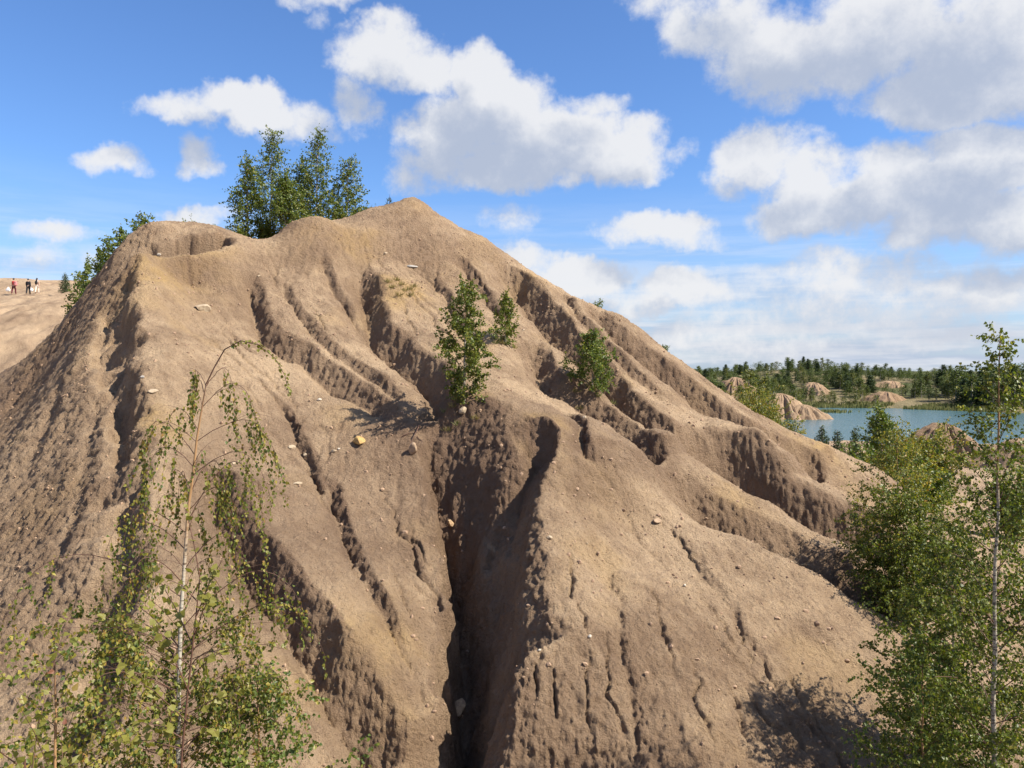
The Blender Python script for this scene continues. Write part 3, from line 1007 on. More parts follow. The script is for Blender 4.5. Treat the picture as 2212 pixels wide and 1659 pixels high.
def twig_material():
    m, t, b = material('twig_bark')
    geo = t.new('ShaderNodeNewGeometry')
    n = t.noise(geo.outputs['Position'], 6, 2, .6)
    t.link(t.mix(n.outputs['Fac'], rgb(.060, .030, .022), rgb(.135, .062, .036)), b.inputs['Base Color'])
    b.inputs['Roughness'].default_value = .65
    return m


BARK, TWIG = bark_material(), twig_material()
UP = np.array([0, 0, 1.0])


class Plant:
    """collects the skeleton and leaves of one tree in its own coordinates"""
    def __init__(self, seed):
        self.rg = np.random.default_rng(seed)
        self.trunks, self.limbs = [], []
        self.P, self.D, self.L = [], [], []
        self.cat = []

    def trunk(self, pts, r0, r1, wob=.02):
        pts = np.asarray(pts, float)
        n = 14
        t = np.linspace(0, 1, n)
        s = np.linspace(0, 1, len(pts))
        P = np.stack([np.interp(t, s, pts[:, k]) for k in range(3)], 1)
        for k in range(2):
            q = np.convolve(np.pad(P[:, k], 2, mode='edge'), [.1, .2, .4, .2, .1], 'valid')
            P[1:-1, k] = q[1:-1]
        h = np.linalg.norm(pts[-1] - pts[0])
        P[1:-1, :2] += self.rg.normal(0, wob * h * .12, (n - 2, 2))
        rad = r0 * (1 - t) ** .85 + r1
        self.trunks.append((P, rad))
        return P, rad

    def along(self, P, t):
        s = np.linspace(0, 1, len(P))
        return np.array([np.interp(t, s, P[:, k]) for k in range(3)])

    def limb(self, p0, d0, length, r, droop, n=7, wind=None):
        """a branch that leaves along d0 and bends over under its weight"""
        P = [np.array(p0)]; d = unit(np.array(d0, float))
        step = length / (n - 1)
        for i in range(n - 1):
            P.append(P[-1] + d * step)
            d = d + np.array([0, 0, -droop * (i + 1) / n]) + self.rg.normal(0, .07, 3)
            if wind is not None:
                d = d + wind
            d = unit(d)
        P = np.array(P)
        self.limbs.append((P, np.linspace(r, r * .35, n)))
        return P

    def leaves_on(self, P, spacing, size, hang=.6, start=.12, spread=.5):
        seg = np.linalg.norm(np.diff(P, axis=0), axis=1).sum()
        n = max(1, int(seg * (1 - start) / (spacing * .55)))
        t = start + (1 - start) * (np.arange(n) + self.rg.uniform(0, 1, n)) / n
        s = np.linspace(0, 1, len(P))
        Q = np.stack([np.interp(t, s, P[:, k]) for k in range(3)], 1)
        T = unit(P[-1] - P[0])
        D = T * .35 + self.rg.normal(0, spread, (n, 3)) + np.array([0, 0, -hang])
        self.P.append(Q + self.rg.normal(0, size * .35, (n, 3))); self.D.append(D)
        self.L.append(size * self.rg.uniform(.65, 1.2, n))

    def finish(self, name, loc, leafmat, label, cat, group=None, detailed=False, wide=.42, sides=7, crown='foliage', solo=0, bark=None, catkins=False, face=(.35, -.45, .35)):
        root = tag(empty(name, loc), label, cat, group)
        if self.trunks:
            V, F, A = tubes(self.trunks, sides)
            mesh_obj('trunk', V, F, bark or BARK, root, True, A)
        if self.limbs:
            V, F, A = tubes(self.limbs, 5 if detailed else 4)
            mesh_obj('branches', V, F, TWIG, root, True)['kind'] = 'stuff'
        if self.P:
            P, D, L = np.concatenate(self.P), np.concatenate(self.D), np.concatenate(self.L)
            N = unit(self.rg.normal(0, .8, P.shape) + np.array(face))
            if solo:
                # the leaves nearest the viewer are pieces of their own
                dist = np.linalg.norm(P + np.array(loc), axis=1)
                idx = np.argsort(dist)
                mine, rest = idx[:solo], idx[solo:]
                shapes = []
                for q in range(4):
                    V, F = leaf_mesh(np.zeros((1, 3)), np.array([[0, 1.0, 0]]), np.array([[0, 0, 1.0]]), [1.0], wide * (.9 + .08 * q), True, self.rg)
                    o = mesh_obj('leaf', V, F, leafmat, root, False)
                    shapes.append(o)
                for q, i in enumerate(mine):
                    o = shapes[q] if q < 4 else shapes[q % 4].copy()
                    if q >= 4:
                        COL.objects.link(o); o.parent = root
                    d_ = unit(D[i]); s_ = unit(np.cross(d_, N[i])); n_ = np.cross(s_, d_)
                    M = np.stack([s_, d_, n_], 1) * L[i]
                    m4 = Matrix([[*M[0], P[i][0]], [*M[1], P[i][1]], [*M[2], P[i][2]], [0, 0, 0, 1]])
                    o.matrix_local = m4
                P, D, L, N = P[rest], D[rest], L[rest], N[rest]
            if len(P):
                V, F = leaf_mesh(P, D, N, L, wide, detailed, self.rg)
                o = mesh_obj(crown, V, F, leafmat, root, False)
                o['kind'] = 'stuff'
        if catkins and self.cat:
            P = np.array(self.cat)
            D = np.tile([0, 0, -1.0], (len(P), 1)) + self.rg.normal(0, .15, P.shape)
            V, F = leaf_mesh(P, D, unit(self.rg.normal(0, 1, P.shape)), self.rg.uniform(.022, .04, len(P)), .13, True, self.rg)
            o = mesh_obj('catkins', V, F, CATKIN, root, False)
            o['kind'] = 'stuff'
        return root


def birch(name, loc, h, width, label, cat='tree', group=None, seed=1, prims=26, bare=.12, droop=.16, leaf=.04, spacing=.03, twigs=7, twig_len=.35, r0=None, lean=(0, 0), top=None,
          mat=None, wind=None, detailed=False, hang=.6, widest=.35, solo=0, stems=1, rise=.9, twig_droop=.35, sides=7, catkins=False, tip=.15, wide=.42):
    """a birch: trunk with arching limbs, hanging twigs and leaves"""
    pl = Plant(seed)
    rg = pl.rg
    r0 = r0 or h * .011 + .006
    for sidx in range(stems):
        hh = h * (1 if sidx == 0 else rg.uniform(.55, .85))
        a0 = rg.uniform(0, 6.28)
        foot = np.array([0, 0, -.25]) if sidx == 0 else np.array([math.cos(a0) * .15, math.sin(a0) * .15, -.25])
        tip_p = np.array([lean[0] * hh, lean[1] * hh, hh]) + (0 if sidx == 0 else np.array([math.cos(a0), math.sin(a0), 0]) * width * .35)
        pts = [foot, foot * .5 + tip_p * np.array([.3, .3, .5]), tip_p]
        if top is not None and sidx == 0:
            pts = [foot] + [np.array(q) for q in top]
        P, rad = pl.trunk(pts, r0 * (1 if sidx == 0 else .7), .004)
        n = prims if sidx == 0 else prims // 2
        az = rg.uniform(0, 6.28)
        for i in range(n):
            t = bare + (.985 - bare) * (i + rg.uniform(0, .8)) / n
            az += 2.4 + rg.normal(0, .35)
            prof = (min(1, .45 + .55 * (t - bare) / max(widest - bare, .05)) if t < widest else max(tip, ((1 - t) / (1 - widest)) ** .75))
            ln = width * prof * rg.uniform(.65, 1.15) * (1 if sidx == 0 else .7)
            up = rise * rg.uniform(.6, 1.2) * (.6 + .8 * t)
            d0 = np.array([math.cos(az), math.sin(az), up])
            p0 = pl.along(P, t)
            Lb = pl.limb(p0, d0, ln * 1.15, max(.0025, r0 * .30 * (1 - t * .7)), droop, 7, wind)
            nt = max(2, int(twigs * (.4 + .6 * prof)))
            for k in range(nt):
                s = .18 + .82 * (k + rg.uniform(0, 1)) / nt
                p = pl.along(Lb, s)
                base_d = unit(Lb[-1] - Lb[0])
                dd = base_d * .5 + rg.normal(0, .6, 3) + np.array([0, 0, .1])
                tl = twig_len * rg.uniform(.5, 1.25) * (.55 + .45 * prof)
                tw = pl.limb(p, dd, tl, max(.0012, r0 * .05), twig_droop, 5, wind)
                pl.leaves_on(tw, spacing, leaf, hang)
                if catkins and rg.uniform() < .8:
                    for _ in range(3):
                        pl.cat.append(pl.along(tw, rg.uniform(.4, 1)) + rg.normal(0, .006, 3))
            pl.leaves_on(Lb, spacing * 2, leaf, hang, .3)
    return pl.finish(name, loc, mat or LEAF_GREEN, label, cat, group, detailed, wide, sides, 'foliage', solo, None, catkins)


def conifer(name, loc, h, width, label, seed, group=None, layers=16, cat='tree', needle=.07, dens=1.0):
    pl = Plant(seed); rg = pl.rg
    P, rad = pl.trunk([(0, 0, -.2), (0, 0, h * .5), (rg.normal(0, .02) * h, 0, h)], h * .016 + .005, .004, .008)
    for i in range(layers):
        t = .06 + .92 * i / layers
        ln = width * (1 - t) ** .8 * rg.uniform(.8, 1.1) + .05 * h * .3
        nb = max(4, int(8 * (1 - t) + 4))
        a0 = rg.uniform(0, 6.28)
        for k in range(nb):
            a = a0 + k * 6.283 / nb + rg.normal(0, .2)
            Lb = pl.limb(pl.along(P, t + rg.uniform(-.02, .02)), (math.cos(a), math.sin(a), .15 + .7 * t), ln * rg.uniform(.75, 1.1), .006, -.02, 5)
            for q in range(3):
                s = rg.uniform(.3, .9)
                dd = unit(Lb[-1] - Lb[0]) + rg.normal(0, .35, 3)
                tw = pl.limb(pl.along(Lb, s), dd, ln * .3, .003, 0, 3)
                pl.leaves_on(tw, .020 / dens, needle, .0, 0, .55)
            pl.leaves_on(Lb, .018 / dens, needle, .0, .05, .6)
    return pl.finish(name, loc, NEEDLE, label, cat, group, False, .17, 6, 'needles', 0, TWIG)


def shrub(name, loc, h, width, label, seed, cat='shrub', group=None, stems=9, leaf=.05, spacing=.03, mat=None, detailed=False, droop=.12, wind=None, spread=.5):
    pl = Plant(seed); rg = pl.rg
    for i in range(stems):
        a = i * 2.4 + rg.normal(0, .3)
        k = rg.uniform(.1, 1)
        d0 = np.array([math.cos(a) * k * width / h, math.sin(a) * k * width / h, 1])
        Lb = pl.limb((rg.normal(0, .04), rg.normal(0, .04), -.12), d0, h * rg.uniform(.65, 1.1), .006 + h * .004, droop, 7, wind)
        for q in range(7):
            s = rg.uniform(.15, 1)
            tw = pl.limb(pl.along(Lb, s), unit(Lb[-1] - Lb[0]) * .6 + rg.normal(0, .6, 3), h * .32 * rg.uniform(.5, 1.2), .003, .15, 5, wind)
            pl.leaves_on(tw, spacing, leaf, .25, .05, spread)
        pl.leaves_on(Lb, spacing * 1.5, leaf, .2, .25, spread)
    return pl.finish(name, loc, mat or LEAF_FRESH, label, cat, group, detailed, .36)


def seat(a, b):
    """a place on the hill seen at a survey point"""
    q = strike(a, b)
    return (q[0], q[1], surf(q[0], q[1]))


def spot(a, y, dz=0.0):
    """a place on the ground in a given direction at a given distance ahead"""
    d = direction(a, 800)
    x = d.x / d.y * y
    return (x, y, surf(x, y) + dz)


# ---------------------------------------------------------------- lake and bare mounds round it
def water_material():
    m, t, b = material('lake_water')
    geo = t.new('ShaderNodeNewGeometry')
    st = t.new('ShaderNodeVectorMath', operation='MULTIPLY')
    t.link(geo.outputs['Position'], st.inputs[0]); st.inputs[1].default_value = (1.0, 2.2, 1.0)
    n = t.noise(st.outputs[0], .9, 4, .6)
    n2 = t.noise(geo.outputs['Position'], .025, 3, .5)
    c = t.mix(n2.outputs['Fac'], rgb(.045, .105, .125), rgb(.065, .135, .155))
    t.link(c, b.inputs['Base Color'])
    b.inputs['Roughness'].default_value = .16
    b.inputs['IOR'].default_value = 1.33
    bp = t.new('ShaderNodeBump')
    bp.inputs['Strength'].default_value = .5
    bp.inputs['Distance'].default_value = .35
    t.link(n.outputs['Fac'], bp.inputs['Height'])
    t.link(bp.outputs[0], b.inputs['Normal'])
    return m


LAKE_Z = -9.0
xs_ = np.linspace(18, 420, 60); ys_ = np.linspace(84, 215, 40)
WX, WY = np.meshgrid(xs_, ys_)
k_ = np.arange(60 * 40).reshape(40, 60)
lake = mesh_obj('lake', np.stack([WX.ravel(), WY.ravel(), np.full(WX.size, LAKE_Z)], 1),
                np.stack([k_[:-1, :-1], k_[:-1, 1:], k_[1:, 1:], k_[1:, :-1]], -1).reshape(-1, 4), water_material())
lake['kind'] = 'structure'


def mound(a, top, base_row, half, y, seed, ry=1.0, grey=0.0, ridges=11, flat=.0, veg=.0, ochre=0.0, n=72, lean_=.8):
    """a bare eroded mound: centre, top and foot rows and half width on the survey grid, distance"""
    p_top = at(a, top, y)
    rx = half * K / FOC * y
    c = np.array([p_top[0], y])
    foot = min(at(a, base_row, y)[2], height(*c)) - .8
    h = p_top[2] - foot
    th = np.linspace(0, 2 * math.pi, n * 2, endpoint=False)
    rr = np.linspace(0, 1.55, n // 2 + 10)
    T, Q_ = np.meshgrid(th, rr)
    wob = 1 + .42 * fbm(np.cos(T) * 1.1 + seed * 1.7, np.sin(T) * 1.1, 3, seed)
    prof = np.cos(np.clip(Q_ / (1.30 + .25 * flat), 0, 1) * math.pi / 2) ** 1.1
    rid = np.clip(np.abs(fbm(np.cos(T) * ridges * .32 + seed * 3, np.sin(T) * ridges * .32 + .5 * Q_, 3, seed + 3)) * 1.5, 0, 1)
    zz = foot + h * (prof * (1 - .22 * np.clip(Q_, 0, 1) * np.cos(T) * lean_) - .20 * rid * np.clip(Q_, 0, .8) * prof ** .5 * (Q_ > .08)) + .05 * h * fbm(Q_ * np.cos(T) * 5, Q_ * np.sin(T) * 5, 4, seed + 8) * np.clip(Q_ * 2, 0, 1)
    x = c[0] + rx * Q_ * wob * np.cos(T); yy = c[1] + rx * ry * Q_ * wob * np.sin(T)
    V = np.stack([x.ravel(), yy.ravel(), zz.ravel()], 1)
    nq, nt = Q_.shape
    i = np.arange(nq - 1)[:, None] * nt + np.arange(nt)[None]
    j = np.arange(nq - 1)[:, None] * nt + (np.arange(nt)[None] + 1) % nt
    F = np.stack([i, i + nt, j + nt, j], -1).reshape(-1, 4)
    o = mesh_obj('clay_mound', V, F[:, ::-1], SOIL)
    ca = o.data.color_attributes.new('soil', 'FLOAT_COLOR', 'POINT')
    tone = np.clip(.5 + .3 * fbm(x * .6, yy * .6, 3, seed + 21), 0, 1).ravel()
    um = np.clip(.15 + .5 * rid.ravel() + grey, 0, 1)
    ca.data.foreach_set('color', np.stack([np.full(len(V), ochre), um, np.clip(veg * sstep(Q_, .7, 1.2).ravel() * 1.5, 0, 1), tone], 1).astype(np.float32).ravel())
    o['kind'] = 'structure'
    return o


MOUNDS = [
    (1690, 850, 907, 60, 148, 11, 1.0, 0.0, 13, .25), (1738, 874, 908, 52, 145, 12, .6, .1, 13, .1),
    (1592, 815, 872, 52, 168, 14, 1.0, .25, 13, .05), (1760, 826, 864, 42, 216, 15, 1.0, .1, 11, .2),
    (1915, 846, 881, 62, 198, 17, .7, .3, 9, .35, .3, .35), (1930, 823, 862, 50, 228, 18, .8, .0, 15, .3),
    (2042, 914, 968, 70, 73, 21, .9, .2, 13, .30), (1995, 948, 972, 60, 75, 22, .9, .3, 9, .1), (2225, 947, 1010, 105, 66, 23, .9, .1, 11, .15),
]
for mm in MOUNDS:
    mound(*mm)


# ---------------------------------------------------------------- trees and shrubs of the hill
def tree_at(a, top, y, **kw):
    loc = spot(a, y)
    h = at(a, top, y)[2] - loc[2]
    return loc, h


loc = seat(1003, 864)
birch('birch_tree', loc, 3.0, .9, 'young green birch with white trunk, largest of the three trees rooted in the slope', seed=11, prims=42, bare=.03, leaf=.062, spacing=.020, twigs=13, twig_len=.38, widest=.30,
      mat=LEAF_GREEN, lean=(.02, 0), rise=1.0, r0=.028, hang=.35, tip=.22)
loc = seat(1092, 742)
birch('birch_tree', loc, 1.55, .46, 'small birch sapling just above and behind the largest slope birch', seed=12, prims=26, bare=.06, leaf=.060, spacing=.020, twigs=10, twig_len=.30, widest=.3, rise=1.3, r0=.016, hang=.2, tip=.2)
loc = seat(1280, 842)
birch('birch_tree', loc, 1.65, .98, 'dense dark bushy birch in the gully on the right part of the slope', seed=13, prims=36, bare=.03, leaf=.060, spacing=.022, twigs=13, twig_len=.34, widest=.22, rise=1.1, r0=.018, lean=(-.02, 0), hang=.2, mat=LEAF_FRESH)

# grove behind the top of the hill
WIND = np.array([.06, 0, .01])
for (a, top, y, w, sd, lab, ln) in (
        (536, 345, 35.6, 1.05, 21, 'leftmost birch of the grove on the hilltop, lower than its neighbours', .012),
        (585, 286, 36.4, 1.15, 22, 'tallest slender birch on the left side of the hilltop grove', .028),
        (617, 385, 35.0, .80, 23, 'low birch with a bare straight white trunk between the hilltop groups', .0),
        (684, 285, 36.8, 1.25, 24, 'broad tall birch in the middle of the hilltop grove behind the knoll', .020),
        (750, 348, 36.8, 1.10, 25, 'rightmost birch of the hilltop grove leaning in the wind', .02),
        (652, 350, 37.6, 1.0, 26, 'birch half hidden between the slender one and the broad one', .01)):
    loc, h = tree_at(a, top, y)
    birch('birch_tree', loc, h, w, lab, seed=sd, group='birches on the hilltop', prims=44, bare=.30 if sd == 23 else .07, leaf=.088, spacing=.055, twigs=11, twig_len=.75, wind=WIND, lean=(ln, 0), hang=.35, widest=.28, r0=.05, rise=1.15, droop=.18, tip=.22, mat=LEAF_FRESH)
for (a, top, y, w, sd, lab) in ((710, 440, 36.0, 1.0, 31, 'bushy undergrowth at the foot of the broad hilltop birch'), (770, 452, 36.5, .9, 32, 'bushy undergrowth at the right end of the hilltop grove'),
                                (520, 480, 34.8, .8, 33, 'bushy undergrowth at the left end of the hilltop grove'), (580, 470, 35.5, .7, 34, 'dark undergrowth below the slender hilltop birch')):
    loc, h = tree_at(a, top, y)
    shrub('shrub', loc, max(h, .7), w, lab, sd, leaf=.10, spacing=.04, stems=18, group='undergrowth of the hilltop grove', mat=LEAF_GREEN)
# trees beyond the left shoulder
for i, (a, top, y, w, lab) in enumerate((
        (298, 462, 36.5, 1.0, 'tall birch with a bent over top rising behind the left shoulder'), (262, 492, 37.5, 1.1, 'birch next to the bent one behind the left shoulder'),
        (236, 508, 38.5, 1.0, 'middle birch of the row descending behind the left shoulder'), (214, 535, 39.5, 1.0, 'lower birch of the row descending behind the left shoulder'),
        (190, 566, 41, 1.0, 'second lowest birch of the row behind the left shoulder'), (172, 590, 42, .9, 'lowest leafy birch of the row, next to the small spruce'))):
    loc, h = tree_at(a, top, y)
    birch('birch_tree', loc, max(h, 1.5), w, lab, seed=41 + i, group='birches behind the left shoulder', prims=30, bare=.10, leaf=.11, spacing=.045, twigs=10, twig_len=.55, wind=WIND, hang=.35, widest=.35, r0=.04, rise=1.2,
          lean=(.06 if i == 0 else .01, 0), mat=LEAF_FRESH)
loc, h = tree_at(143, 590, 78)
conifer('spruce_tree', loc, max(h, 1.6), .70, 'small dark spruce standing alone at the edge of the bare plateau', 51, needle=.14, dens=.22)
loc, h = tree_at(845, 420, 37.5)
conifer('pine_tree', (loc[0], loc[1], loc[2]), h, .75, 'young pine whose tip shows just left of the summit', 52, needle=.10, dens=.7, layers=12)
for (a, top, y, w, sd, lab) in ((800, 447, 36.5, .25, 53, 'tuft of pine tip left of the summit pine'), (412, 472, 33.0, .30, 54, 'small windblown shrub on the rim above the hollow'),
                                (470, 482, 33.0, .22, 55, 'smaller windblown shrub right of the one on the rim'), (1286, 643, 31.6, .38, 56, 'little green shrub on the right skyline of the hill'),
                                (1433, 748, 29.7, .18, 57, 'tiny plant low on the right skyline of the hill')):
    loc, h = tree_at(a, top, y)
    shrub('shrub', loc, max(h, .3), w, lab, sd, leaf=.06, spacing=.035, stems=7, wind=WIND)

# ---------------------------------------------------------------- trees between the hill and the lake
for (a, top, y, w, sd, lab) in ((1778, 919, 45, 1.0, 61, 'leftmost pointed spruce in front of the lake'), (1812, 926, 46, .95, 62, 'middle pointed spruce in front of the lake'), (1846, 922, 45, .95, 63, 'third pointed spruce, next to the feathery willow')):
    loc, h = tree_at(a, top, y)
    conifer('spruce_tree', loc, h, w, lab, sd, needle=.16, dens=.35, layers=18, group='spruces before the lake')
loc, h = tree_at(1904, 893, 43)
birch('willow_tree', loc, h, 1.8, 'feathery grey green willow in front of the lake', seed=64, prims=44, bare=.1, leaf=.20, spacing=.06, twigs=11, twig_len=.8, rise=1.5, widest=.35, hang=.1, wide=.2, r0=.06, mat=LEAF_FRESH)
for i, (a, top, y, w, lab) in enumerate((
        (1690, 900, 58, 1.5, 'yellowish bush showing over the hill edge by the lake'), (1655, 868, 60, 1.6, 'yellowish green tree over the hill edge left of the lake'), (1625, 850, 64, 1.6, 'pale green tree over the hill edge below the dark mound'),
        (1860, 965, 40, 1.5, 'low bush under the spruces by the lake'), (1925, 962, 38, 1.5, 'low bush under the willow by the lake'), (1985, 940, 40, 1.6, 'yellowish round bush left of the near mound'), (2020, 930, 43, 1.4, 'pale bush in front of the near mound'),
        (1800, 975, 41, 1.2, 'low bush at the foot of the leftmost spruce'), (2005, 1010, 34, 1.3, 'dark bush on the slope below the near mound'), (1960, 1000, 33, 1.3, 'dark bush behind the yellow topped birch'), (2190, 1000, 36, 1.5, 'bush at the right edge before the right mound'))):
    loc, h = tree_at(a, top, y)
    shrub('shrub', loc, h, w, lab, 70 + i, leaf=.14, spacing=.045, stems=22, mat=LEAF_YELLOW if 'yellow' in lab or 'pale' in lab else LEAF_FRESH, cat='shrub')

# ---------------------------------------------------------------- near birches on the right
loc, h = tree_at(1940, 930, 17.0)
birch('birch_tree', loc, h, 1.25, 'bushy birch with a thin yellow green top, left of the tall right birch', seed=81, prims=56, bare=.06, leaf=.050, spacing=.030, twigs=13, twig_len=.55, widest=.26, rise=.75, r0=.035, mat=LEAF_YELLOW, hang=.5, droop=.15, tip=.10)
loc, h = tree_at(1955, 1085, 16.2)
birch('birch_tree', loc, h, 1.5, 'broad dense birch in front of the yellow topped one', seed=82, prims=52, bare=.05, leaf=.050, spacing=.024, twigs=16, twig_len=.52, widest=.42, rise=.75, r0=.03, mat=LEAF_GREEN, hang=.5, droop=.15, stems=2, tip=.3)
loc, h = tree_at(2065, 1160, 11.6)
birch('birch_tree', loc, h, 1.3, 'dense birch between the broad one and the tall right birch', seed=86, prims=50, bare=.05, leaf=.048, spacing=.024, twigs=16, twig_len=.5, widest=.42, rise=.8, r0=.03, mat=LEAF_GREEN, hang=.5, droop=.16, stems=2, detailed=True, tip=.25)
loc, h = tree_at(2155, 712, 9.6)
birch('birch_tree', loc, h, 1.15, 'tall birch with orange upper trunk at the right edge', seed=83, prims=62, bare=.12, leaf=.044, spacing=.024, twigs=12, twig_len=.42, widest=.42, rise=1.15, r0=.036, mat=LEAF_GREEN, lean=(.004, 0), hang=.55, droop=.13, detailed=True, tip=.12, solo=300)
loc, h = tree_at(2265, 960, 11.5)
birch('birch_tree', loc, h, 1.6, 'leafy birch cut by the right edge of the picture', seed=84, prims=48, bare=.06, leaf=.046, spacing=.024, twigs=16, twig_len=.5, widest=.4, rise=.9, r0=.035, mat=LEAF_FRESH, hang=.55, detailed=True)
loc, h = tree_at(2000, 1380, 10.2)
birch('birch_tree', loc, h, 1.1, 'low birch sapling at the bottom right in front of the dense ones', seed=85, prims=40, bare=.05, leaf=.045, spacing=.024, twigs=15, twig_len=.45, widest=.45, rise=.8, r0=.02, mat=LEAF_FRESH, hang=.5, detailed=True)

# ---------------------------------------------------------------- near plants on the left
def P3(a, b, y, loc):
    q = at(a, b, y)
    return (q[0] - loc[0], q[1] - loc[1], q[2] - loc[2])


loc = (at(383, 1659, 7.0)[0], 7.0, surf(at(383, 1659, 7.0)[0], 7.0))
pl = Plant(91); rg = pl.rg
TP, TR = pl.trunk([(0, 0, -.3), P3(383, 1560, 7.0, loc), P3(392, 1300, 7.0, loc), P3(405, 1100, 7.0, loc), P3(430, 920, 7.0, loc), P3(445, 830, 7.0, loc)], .021, .004, .004)
lead = [np.array(P3(*q, loc)) for q in ((445, 830, 7.0), (462, 795, 7.0), (485, 755, 6.98), (520, 736, 6.95), (560, 745, 6.9), (595, 775, 6.9), (615, 810, 6.9), (625, 855, 6.9))]
pl.limbs.append((np.array(lead), np.linspace(.007, .002, 8)))
pl.leaves_on(np.array(lead), .022, .036, .5, .35)


def arch(p0, reach, dirx, diry, rise_, hangdown, leafy, n=16, r=.006):
    """a limb that arches over and hangs, with hanging strands"""
    t = np.linspace(0, 1, n)
    xx = reach * (1.5 * t - .5 * t * t)
    rs = rise_ + .14
    zz = 3.4 * rs * t - 3.4 * rs * t ** 2 - hangdown * .75 * np.clip(t - .35, 0, 1) ** 2
    P = p0 + np.stack([xx * dirx, xx * diry, zz], 1) + np.cumsum(rg.normal(0, .004, (n, 3)), 0)
    pl.limbs.append((P, np.linspace(r, r * .3, n)))
    for k in range(int(2 + 6 * leafy)):
        s = rg.uniform(.22, 1)
        p = pl.along(P, s)
        tw = pl.limb(p, (dirx * .15 + rg.normal(0, .14), diry * .15 + rg.normal(0, .14), -1), rg.uniform(.12, .62) * (.5 + .6 * leafy), .0013, .05, 7)
        pl.leaves_on(tw, .030, .034, .7, .08, .35)
        for _ in range(4):
            pl.cat.append(pl.along(tw, rg.uniform(.15, 1)) + rg.normal(0, .008, 3))
    for k in range(2):
        # bare whips
        p = pl.along(P, rg.uniform(.05, .5))
        pl.limb(p, (dirx + rg.normal(0, .4), diry + rg.normal(0, .4), .5), reach * rg.uniform(.4, .8), .0016, .45, 9)
    pl.leaves_on(P, .09, .034, .6, .5)


for q, (b, reach, dr, ri, hg, lf) in enumerate((
        (835, .32, .95, .05, .50, .8), (850, .22, -.7, .06, .25, .3), (880, .42, .98, .12, .60, 1.0), (930, .38, -.9, .10, .55, .5), (955, .62, .99, .10, .75, 1.1), (985, .55, -.98, .22, .6, .6), (1010, .52, -.9, .10, .7, .8),
        (1030, .72, .99, .12, .6, 1.0), (1060, .5, .8, .16, .7, .7), (1080, .4, -.6, .12, .6, .9), (1100, .60, .95, .10, .55, .8), (1130, .95, .98, .50, .70, 1.2), (1150, .5, -.9, .16, .6, .8), (1190, .85, -.97, .16, .55, 1.0),
        (1230, .8, .9, .22, .6, 1.2), (1260, .7, -.7, .2, .5, .9), (1290, 1.15, -.98, .35, .45, .9), (1330, .7, .5, .2, .6, 1.2), (1360, 1.2, .98, .45, .35, 1.0), (1400, .9, -.9, .25, .5, 1.1), (1430, 1.35, .96, .40, .40, 1.2),
        (1470, 1.0, .8, .3, .5, 1.4), (1500, .9, -.8, .25, .5, 1.4), (1530, 1.3, .97, .28, .45, 1.3), (1560, .9, .3, .2, .5, 1.5), (1590, 1.3, -.98, .25, .3, 1.4), (1620, 1.0, .9, .2, .4, 1.6), (1650, .9, -.5, .2, .4, 1.6))):
    zt = at(400, b, 7.0)[2] - loc[2]
    s = np.interp(zt, TP[:, 2], np.linspace(0, 1, len(TP)))
    p0 = pl.along(TP, s)
    if q % 2 == 0:
        arch(p0, reach * rg.uniform(.35, .8), -dr * rg.uniform(.5, 1), rg.uniform(-.8, .6), ri * .7, hg * .8, lf * .6, r=.003)
    dy = math.copysign(math.sqrt(max(0, 1 - dr * dr)), rg.uniform(-1, .6))
    arch(p0, reach * rg.uniform(.65, 1.25), dr, dy, ri, hg, lf, r=.0034 + .003 * (b - 800) / 800)
# thick lower foliage
for k in range(70):
    zt = at(400, rg.uniform(1395, 1800), 7.0)[2] - loc[2]
    s = np.interp(zt, TP[:, 2], np.linspace(0, 1, len(TP)))
    a_ = rg.uniform(0, 6.28)
    Lb = pl.limb(pl.along(TP, s), (math.cos(a_), math.sin(a_) * .7, .55), rg.uniform(.5, 1.3), .004, .22, 7)
    for _ in range(5):
        tw = pl.limb(pl.along(Lb, rg.uniform(.3, 1)), unit(Lb[-1] - Lb[0]) * .5 + rg.normal(0, .5, 3), rg.uniform(.15, .4), .0016, .4, 5)
        pl.leaves_on(tw, .024, .042, .6, .1)
pl.finish('birch_tree', loc, LEAF_YELLOW, 'sparse weeping birch with arching bare branches and yellowing leaves in the left foreground', 'tree', None, True, .40, 8, 'foliage', 300, None, True)

loc = (at(120, 1700, 6.2)[0], 6.2, surf(at(120, 1700, 6.2)[0], 6.2))
birch('birch_tree', loc, at(120, 1400, 6.2)[2] - loc[2], 1.05, 'leafy green birch crown filling the bottom left corner', seed=92, prims=32, bare=.30, leaf=.040, spacing=.026, twigs=7, twig_len=.35, widest=.6, rise=.7, r0=.025, mat=LEAF_YELLOW, hang=.7, detailed=True, droop=.22, twig_droop=.5)
loc = (at(560, 1720, 7.4)[0], 7.4, surf(at(560, 1720, 7.4)[0], 7.4))
birch('birch_tree', loc, at(560, 1440, 7.4)[2] - loc[2], .95, 'dark green birch sapling behind the weeping birch, bottom left', seed=93, prims=40, bare=.35, leaf=.042, spacing=.024, twigs=8, twig_len=.35, widest=.6, rise=.7, r0=.022, mat=LEAF_FRESH, hang=.6, detailed=True, droop=.2)

